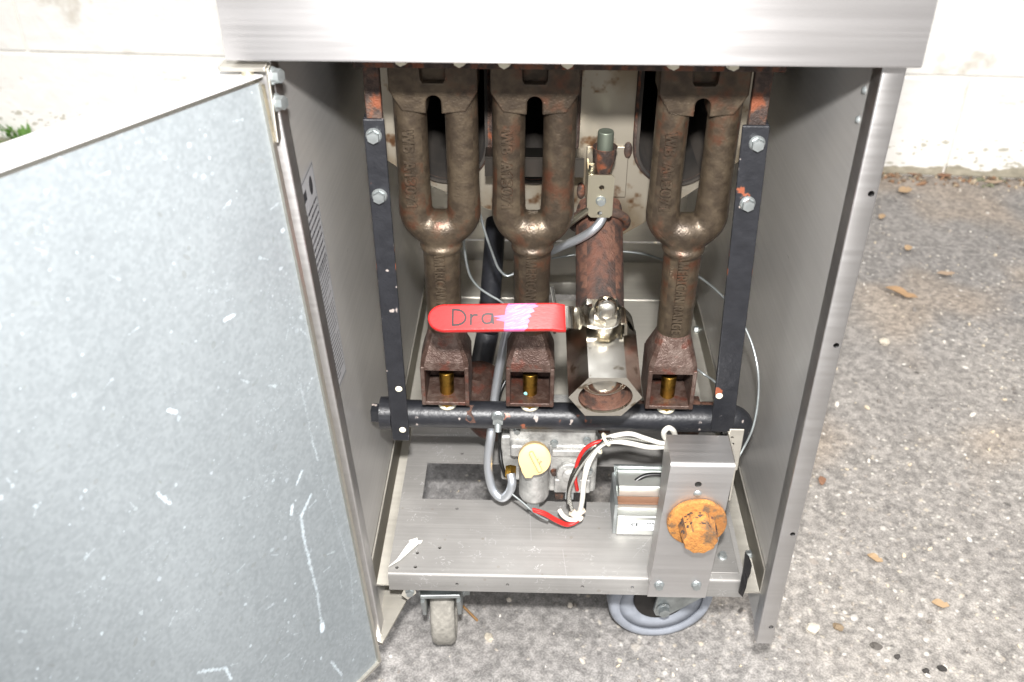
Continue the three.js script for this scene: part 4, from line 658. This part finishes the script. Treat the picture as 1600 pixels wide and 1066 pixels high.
  // hinge hardware at the top
  part(fryer, 'hinge_bracket', [rbox(-0.206, -0.178, 0.6195, 0.6225, -0.004, 0.010, 0.001), rbox(-0.1785, -0.1765, 0.575, 0.6215, 0.0006, 0.009, 0.0008)], M.rail, 'worn hinge bracket under the header');
  part(fryer, 'hinge_pin', rod(V(-0.1905, 0.60, 0.004), V(-0.1905, 0.6195, 0.004), 0.0038, 0.0038, 16), M.zincYellow);
  for (const v of [118, 160]) part(fryer, 'bolt', hexBolt(pz(431, v, 0.003).setX(-0.1765), V(1, 0.1, 0.35), 0.0045, 0.005), M.zinc);
}
// data plate on the inside of the left panel
{
  const n = V(1, -(lx(1) - lx(0)), 0).normalize(), P0 = V(lx(0.4) + 0.0008, 0.4, 0), A = pp(487, 250, P0, n), Bq = pp(464, 302, P0, n), Cq = pp(528, 612, P0, n), D = pp(541, 580, P0, n);
  const map = canvasTex(256, 640, (g, w, h) => {
    g.fillStyle = '#b9b9bc'; g.fillRect(0, 0, w, h); g.strokeStyle = '#55555a'; g.lineWidth = 3; g.strokeRect(6, 6, w - 12, h - 12);
    const R = rng(12); g.fillStyle = '#3c3c42'; g.beginPath(); g.arc(190, 46, 24, 0, 7); g.fill(); g.fillRect(24, 30, 90, 26);
    for (let y = 90; y < h - 20; y += y < 270 ? 20 : 13) { let x = 18; const e = w - 18 - (R() < 0.25 ? R() * 100 : 0); while (x < e) { const l = 5 + R() * 18; g.fillRect(x, y, Math.min(l, e - x), y < 270 ? 8 : 4.5); x += l + 4; } }
    g.fillRect(10, 262, w - 20, 4);
  });
  // columns: front edge of the plate to its rear edge
  const g = new THREE.BufferGeometry(), f = [Bq, Cq, D, A];
  g.setAttribute('position', new THREE.BufferAttribute(new Float32Array([f[0], f[1], f[2], f[0], f[2], f[3]].flatMap((p) => p.toArray())), 3));
  g.setAttribute('uv', new THREE.BufferAttribute(new Float32Array([0, 1, 0, 0, 1, 0, 0, 1, 1, 0, 1, 1]), 2)); g.computeVertexNormals();
  part(fryer, 'data_plate', g, PM({ map, roughness: 0.3, metalness: 0.4, side: THREE.DoubleSide }), 'printed silver data sticker inside the left panel', true);
}
// ------------------------------------------------------------------ casters
{
  const wheel = (r, w) => [lathe([[r * 0.80, w / 2 - 0.002], [r * 0.86, w / 2], [r * 0.95, w / 2 - 0.001], [r, w / 2 - 0.005], [r, -w / 2 + 0.005], [r * 0.95, -w / 2 + 0.001], [r * 0.86, -w / 2], [r * 0.8, -w / 2 + 0.002], [r * 0.8, w / 2 - 0.002]], V(0, 0, 0), V(0, 0, 1), 56)];
  const disc = (r, w) => [lathe([[0, w / 2 - 0.009], [r * 0.5, w / 2 - 0.009], [r * 0.58, w / 2 - 0.004], [r * 0.81, w / 2 - 0.0035], [r * 0.81, -w / 2 + 0.0035], [r * 0.58, -w / 2 + 0.004], [r * 0.5, -w / 2 + 0.009], [0, -w / 2 + 0.009]], V(0, 0, 0), V(0, 0, 1), 48)];
  const forkShape = (s) => { const f = new THREE.Shape([[-0.0085, -0.003], [-0.006, -0.0095], [0, -0.0115], [0.007, -0.009], [0.047, 0.020], [0.060, 0.052], [0.002, 0.062], [-0.002, 0.055]].map((p) => new THREE.Vector2(...p))); return creased(new THREE.ExtrudeGeometry(f, { depth: 0.0028, bevelEnabled: true, bevelSize: 0.0008, bevelThickness: 0.0006, bevelSegments: 2 }).translate(0, 0, s > 0 ? 0.0150 : -0.0182), 0.5); };
  const make = (label, mats) => {
    const c = group(fryer, 'caster', label), r = 0.0525, w = 0.024;
    part(c, 'wheel', wheel(r, w), mats.tyre, 'grey rubber wheel');
    part(c, 'wheel_disc', disc(r, w), mats.rim); part(c, 'hub', [lathe([[0, 0.0105], [r * 0.5, 0.0105], [r * 0.52, 0.007]], V(0, 0, -0.003), V(0, 0, 1), 40), lathe([[0, 0.0105], [r * 0.5, 0.0105], [r * 0.52, 0.007]], V(0, 0, 0.003), V(0, 0, -1), 40)], M.hub);
    part(c, 'fork', [forkShape(1), forkShape(-1), rbox(-0.002, 0.060, 0.056, 0.0605, -0.0185, 0.0185, 0.001), rod(V(0.03, 0.06, 0), V(0.03, 0.074, 0), 0.02, 0.022, 24)], M.zinc, 'zinc plated swivel fork');
    part(c, 'axle_bolt', [...hexBolt(V(0, 0, 0.0186), V(0, 0, 1), 0.0058, 0.0055), ...hexBolt(V(0, 0, -0.0186), V(0, 0, -1), 0.0058, 0.0055), rod(V(0, 0, -0.022), V(0, 0, 0.022), 0.004)], M.zinc);
    part(c, 'mounting_plate', rbox(-0.005, 0.065, 0.0742, 0.0775, -0.03, 0.03, 0.001), M.zinc);
    return c;
  };
  const clean = { tyre: M.rubber, rim: M.rubber }, dirty = { tyre: M.rubberDirty, rim: M.rubberDirty };
  const a = make('front caster with its grey wheel turned sideways', clean); const pa = py(1026, 1001, 0.001); a.position.set(pa.x, 0.0527, pa.z - 0.0155); a.rotation.y = 0.10;
  const b = make('front caster seen along its dusty tread', dirty); const pb = py(697, 978, 0.001); b.position.set(pb.x, 0.0527, pb.z - 0.052 + 0.05); b.rotation.y = -Math.PI / 2 + 0.05;
  const c = make('rear caster on the door side', clean); c.position.set(-0.105, 0.0527, -0.545); c.rotation.y = 0.3;
  const d = make('rear caster on the far side', clean); d.position.set(0.09, 0.0527, -0.55); d.rotation.y = -0.2;
  part(fryer, 'base_frame', [rbox(-0.139, -0.085, 0.1310, 0.1435, -0.110, -0.045, 0.002), rbox(0.095, 0.1675, 0.1310, 0.1435, -0.110, -0.045, 0.002), rbox(-0.139, 0.167, 0.1285, 0.1505, -0.50, -0.4935, 0.002), rbox(-0.139, -0.03, 0.1285, 0.1505, -0.60, -0.502, 0.002), rbox(0.06, 0.167, 0.1285, 0.1505, -0.60, -0.502, 0.002)], M.rail);
}

// ================================================================== small things about the place
{
  const flat = (pts, y, t) => { const s = new THREE.Shape(pts.map(([u, v]) => { const p = py(u, v, y); return new THREE.Vector2(p.x, -p.z); })); return new THREE.ExtrudeGeometry(s, { depth: t, bevelEnabled: false }).rotateX(-Math.PI / 2).translate(0, y, 0); };
  const tt = part(scene, 'torn_tape', (() => { const g = flat([[607, 888], [621, 875], [634, 858], [640, 851], [639, 848], [652, 842], [653, 846], [659, 849], [655, 851], [660, 846], [641, 864], [625, 878]], 0.1674, 0.0006), p = g.attributes.position; for (let i = 0; i < p.count; i++) p.setY(i, p.getY(i) + 0.0022 * Math.abs(Math.sin(p.getX(i) * 160))); g.computeVertexNormals(); return g; })(), M.white);
  tag(tt, 'torn strip of white tape on the shelf corner', 'tape');
  const bs = new THREE.Shape([[1165, 866], [1170, 872], [1174, 884], [1172, 897], [1167, 905], [1165, 915], [1160, 931], [1155, 925], [1158, 909], [1161, 900], [1163, 888]].map(([u, v]) => { const p = pz(u, v, -0.0155); return new THREE.Vector2(p.x, p.y); }));
  const bt = part(scene, 'black_tape', (() => { const g = new THREE.ExtrudeGeometry(bs, { depth: 0.0012, bevelEnabled: true, bevelSize: 0.0006, bevelThickness: 0.0008, bevelSegments: 2, steps: 1 }).translate(0, 0, -0.0165), p = g.attributes.position; for (let i = 0; i < p.count; i++) p.setZ(i, p.getZ(i) + 0.0012 * Math.sin(p.getY(i) * 520 + p.getX(i) * 700)); g.computeVertexNormals(); return g; })(), M.tapeBlack);
  tag(bt, 'crumpled black tape hanging over the shelf edge', 'tape');
}
const leafCol = [0xbd9a74, 0xc4a682, 0xa88460, 0xbaa28a, 0x9a7258];
function leaf(u, v, w, l, turn, col, label) {
  const s = new THREE.Shape(); s.moveTo(-l / 2, 0); s.bezierCurveTo(-l * 0.3, w * 0.55, l * 0.05, w * 0.6, l * 0.22, w * 0.28); s.lineTo(l * 0.34, w * 0.36); s.lineTo(l * 0.5, 0.0); s.lineTo(l * 0.3, -w * 0.22); s.bezierCurveTo(l * 0.05, -w * 0.6, -l * 0.25, -w * 0.4, -l / 2, 0);
  const g = new THREE.ExtrudeGeometry(s, { depth: 0.0006, bevelEnabled: false, curveSegments: 8 }).rotateX(-Math.PI / 2), p = g.attributes.position;
  for (let i = 0; i < p.count; i++) p.setY(i, p.getY(i) + 0.10 * l * Math.abs(Math.sin(p.getX(i) / l * 3 + turn)) + 3 * p.getZ(i) ** 2 / w * 0.3 + 0.002);
  g.computeVertexNormals();
  const m = part(scene, numbered('fallen_leaf'), g, SM({ color: leafCol[col], roughness: 0.85, map: steelTone }));
  m.position.copy(py(u, v, 0)); m.position.y = 0.001; m.rotation.y = turn; tag(m, label, 'leaf', 'dry leaves on the asphalt');
}
leaf(1407, 463, 0.018, 0.052, -0.6, 0, 'long curled brown leaf on the asphalt beside the fryer');
leaf(1414, 302, 0.024, 0.030, 0.3, 1, 'broad tan leaf close to the foot of the wall');
leaf(1419, 391, 0.014, 0.018, 0.9, 1, 'small tan leaf midway between wall and curled leaf');
leaf(1477, 432, 0.012, 0.030, 0.0, 3, 'pale pinkish leaf lying flat on open asphalt');
leaf(1378, 342, 0.012, 0.020, 0.8, 1, 'small leaf beside the fryer, below the broad tan leaf');
leaf(1284, 755, 0.010, 0.016, 1.3, 4, 'small red-brown leaf right beside the steel flange');
leaf(1366, 877, 0.010, 0.018, -0.6, 1, 'small yellow leaf near the sandy patch');
leaf(1468, 949, 0.011, 0.018, -0.3, 1, 'small tan leaf on the asphalt past the sandy patch');
leaf(1475, 278, 0.02, 0.03, 0.1, 4, 'rust-brown leaf against the foot of the wall');
leaf(1423, 275, 0.014, 0.03, -0.2, 4, 'narrow rust-brown leaf against the foot of the wall');
leaf(1552, 289, 0.012, 0.04, 0.05, 3, 'thin dry leaf at the wall foot, away from the fryer');
{ // pale and dark stones that stand out
  const stone = (u, v, r, col, label, k) => { const g = new THREE.IcosahedronGeometry(r, 1), p = g.attributes.position; for (let i = 0; i < p.count; i++) { const f = 0.75 + 0.5 * hash(Math.round(p.getX(i) * 1e5), Math.round(p.getY(i) * 1e5) + Math.round(p.getZ(i) * 1e5) * 7, k); p.setXYZ(i, p.getX(i) * f, p.getY(i) * f * 0.45, p.getZ(i) * f * 0.8); } g.computeVertexNormals(); const m = part(scene, numbered('stone'), g, SM({ color: col, roughness: 0.85, map: steelTone })); m.position.copy(py(u, v, 0)); m.position.y = r * 0.22; m.rotation.y = k; tag(m, label, 'stone', 'loose stones on the asphalt'); };
  stone(1382, 536, 0.009, 0xe6ddcc, 'pale flat stone on the asphalt below the long curled leaf', 1);
  stone(1310, 981, 0.006, 0x9a866c, 'tan stone chip lying beyond the foot of the flange', 2);
  stone(1369, 1011, 0.0055, 0x6a6560, 'dark grey stone chip, larger of the dark ones', 3);
  stone(1402, 1027, 0.0035, 0x4e4a47, 'small dark stone chip by the larger dark one', 4);
  stone(1447, 1050, 0.004, 0x45423f, 'smaller dark stone chip beside a black one', 5); stone(1472, 1046, 0.0048, 0x3e3b38, 'blackest stone chip, touching distance from a smaller dark one', 6);
  stone(1270, 984, 0.008, 0xded6c8, 'white stone chip beside the foot of the flange', 7);
  stone(764, 998, 0.006, 0xd9d0c0, 'pale stone chip on the asphalt in front of the shelf', 8);
}
{ // twig
  const m = part(scene, 'twig', tube([py(723, 947, 0.003), py(731, 955, 0.003), py(738, 962, 0.003), py(746, 970, 0.002)], 0.0014, 16, 6), SM({ color: 0x8a6a44, roughness: 0.9 })); tag(m, 'short brown twig lying under the shelf', 'twig');
}
{ // weed at the foot of the wall
  const R = rng(23), weed = group(scene, 'weed'); tag(weed, 'small green weed growing at the foot of the wall', 'weed');
  const base = py(36, 231, 0); weed.position.copy(base);
  const leafG = () => { const s = new THREE.Shape(); s.moveTo(0, 0); s.quadraticCurveTo(0.007, 0.01, 0, 0.024); s.quadraticCurveTo(-0.007, 0.01, 0, 0); return new THREE.ShapeGeometry(s, 4); };
  const mat = PM({ color: 0x5f8a34, roughness: 0.7, transmission: 0.3, side: THREE.DoubleSide }), gs = [], st = [];
  for (let i = 0; i < 70; i++) { const a = R() * 6.28, r = R() * 0.035, h = R() * 0.038; gs.push(leafG().scale(0.7 + R() * 0.6, 0.7 + R() * 0.6, 1).rotateX(-0.3 - R() * 1.1).rotateY(a).translate(Math.cos(a) * r, h, Math.sin(a) * r * 0.6)); if (i % 5 === 0) st.push(rod(V(0, 0, 0), V(Math.cos(a) * r, h, Math.sin(a) * r * 0.6), 0.001, 0.0007, 5)); }
  part(weed, 'leaves', gs, mat); part(weed, 'stem', st, SM({ color: 0x7a8a4a, roughness: 0.8 }));
}
{ // grit and litter washed up along the wall, and loose chips on the asphalt
  const R = rng(61), g = new THREE.IcosahedronGeometry(1, 0), debris = new THREE.InstancedMesh(g, SM({ color: 0xffffff, roughness: 0.95 }), 900), chips = new THREE.InstancedMesh(g, SM({ color: 0xffffff, roughness: 0.9 }), 2600), m = new THREE.Matrix4(), q = new THREE.Quaternion(), e = new THREE.Euler(), c = new THREE.Color();
  const dp = [[126, 106, 86], [142, 110, 84], [116, 108, 98], [176, 160, 136], [112, 112, 90]], cp = [[206, 200, 190], [184, 176, 164], [160, 152, 142], [120, 114, 108], [198, 184, 160]];
  for (let i = 0; i < 900; i++) { const t = -0.3 + R() * 2.6, n = Math.pow(R(), 2) * 0.04 + 0.002, s = 0.0015 + R() * 0.004, p = wallA.clone().addScaledVector(wallX, t).addScaledVector(wallN, n); e.set(R() * 6, R() * 6, R() * 6); q.setFromEuler(e); m.compose(V(p.x, s * 0.4, p.z), q, V(s * (1 + R() * 1.6), s * 0.7, s)); debris.setMatrixAt(i, m); const k = dp[R() * 5 | 0]; debris.setColorAt(i, c.setRGB(k[0] / 255, k[1] / 255, k[2] / 255, THREE.SRGBColorSpace)); }
  for (let i = 0; i < 2600; i++) { const x = -0.9 + R() * 2.2, z = -1.2 + R() * 1.75, s = 0.0007 + 0.0026 * Math.pow(R(), 3); e.set(R() * 6, R() * 6, R() * 6); q.setFromEuler(e); m.compose(V(x, s * 0.3, z), q, V(s * (1 + R()), s * 0.8, s)); chips.setMatrixAt(i, m); const k = cp[R() * 5 | 0]; chips.setColorAt(i, c.setRGB(k[0] / 255, k[1] / 255, k[2] / 255, THREE.SRGBColorSpace)); }
  for (const [o, name, label, cat] of [[debris, 'wall_litter', 'line of brown grit and leaf litter along the wall foot', 'litter'], [chips, 'stone_grit', 'loose pale grit scattered over the asphalt', 'grit']]) { o.name = name; o.castShadow = o.receiveShadow = true; tag(o, label, cat, null, 'stuff'); scene.add(o); }
}
// ------------------------------------------------------------------ the photographer's flash, above the lens
{
  const fl = group(scene, 'camera_flash'); tag(fl, 'black camera flash held above the lens, out of the picture', 'flash');
  const at = V(C0.x, C0.y + 0.15, C0.z + 0.02), dir = V(0.03, -0.62, -0.78).normalize();
  const head = part(fl, 'flash_head', aim(new RoundedBoxGeometry(0.072, 0.05, 0.045, 2, 0.004).translate(0, -0.027, 0), at, dir), M.blackWire);
  const lens = part(fl, 'flash_lamp', aim(new THREE.BoxGeometry(0.062, 0.002, 0.036).translate(0, -0.0006, 0), at, dir), SM({ color: 0xf4f4f0, emissive: 0xffffff, emissiveIntensity: 2, roughness: 0.4 }));
  const spot = new THREE.SpotLight(0xfffdfb, 4.4, 0, 0.75, 0.5, 2);
  spot.position.copy(at).addScaledVector(dir, 0.006); spot.target.position.copy(at).addScaledVector(dir, 1);
  spot.castShadow = true; spot.shadow.radius = 0.9; spot.shadow.mapSize.set(2048, 2048);
  scene.add(spot, spot.target);
}
renderer.setSize(1024, 682);
renderer.render(scene, camera);
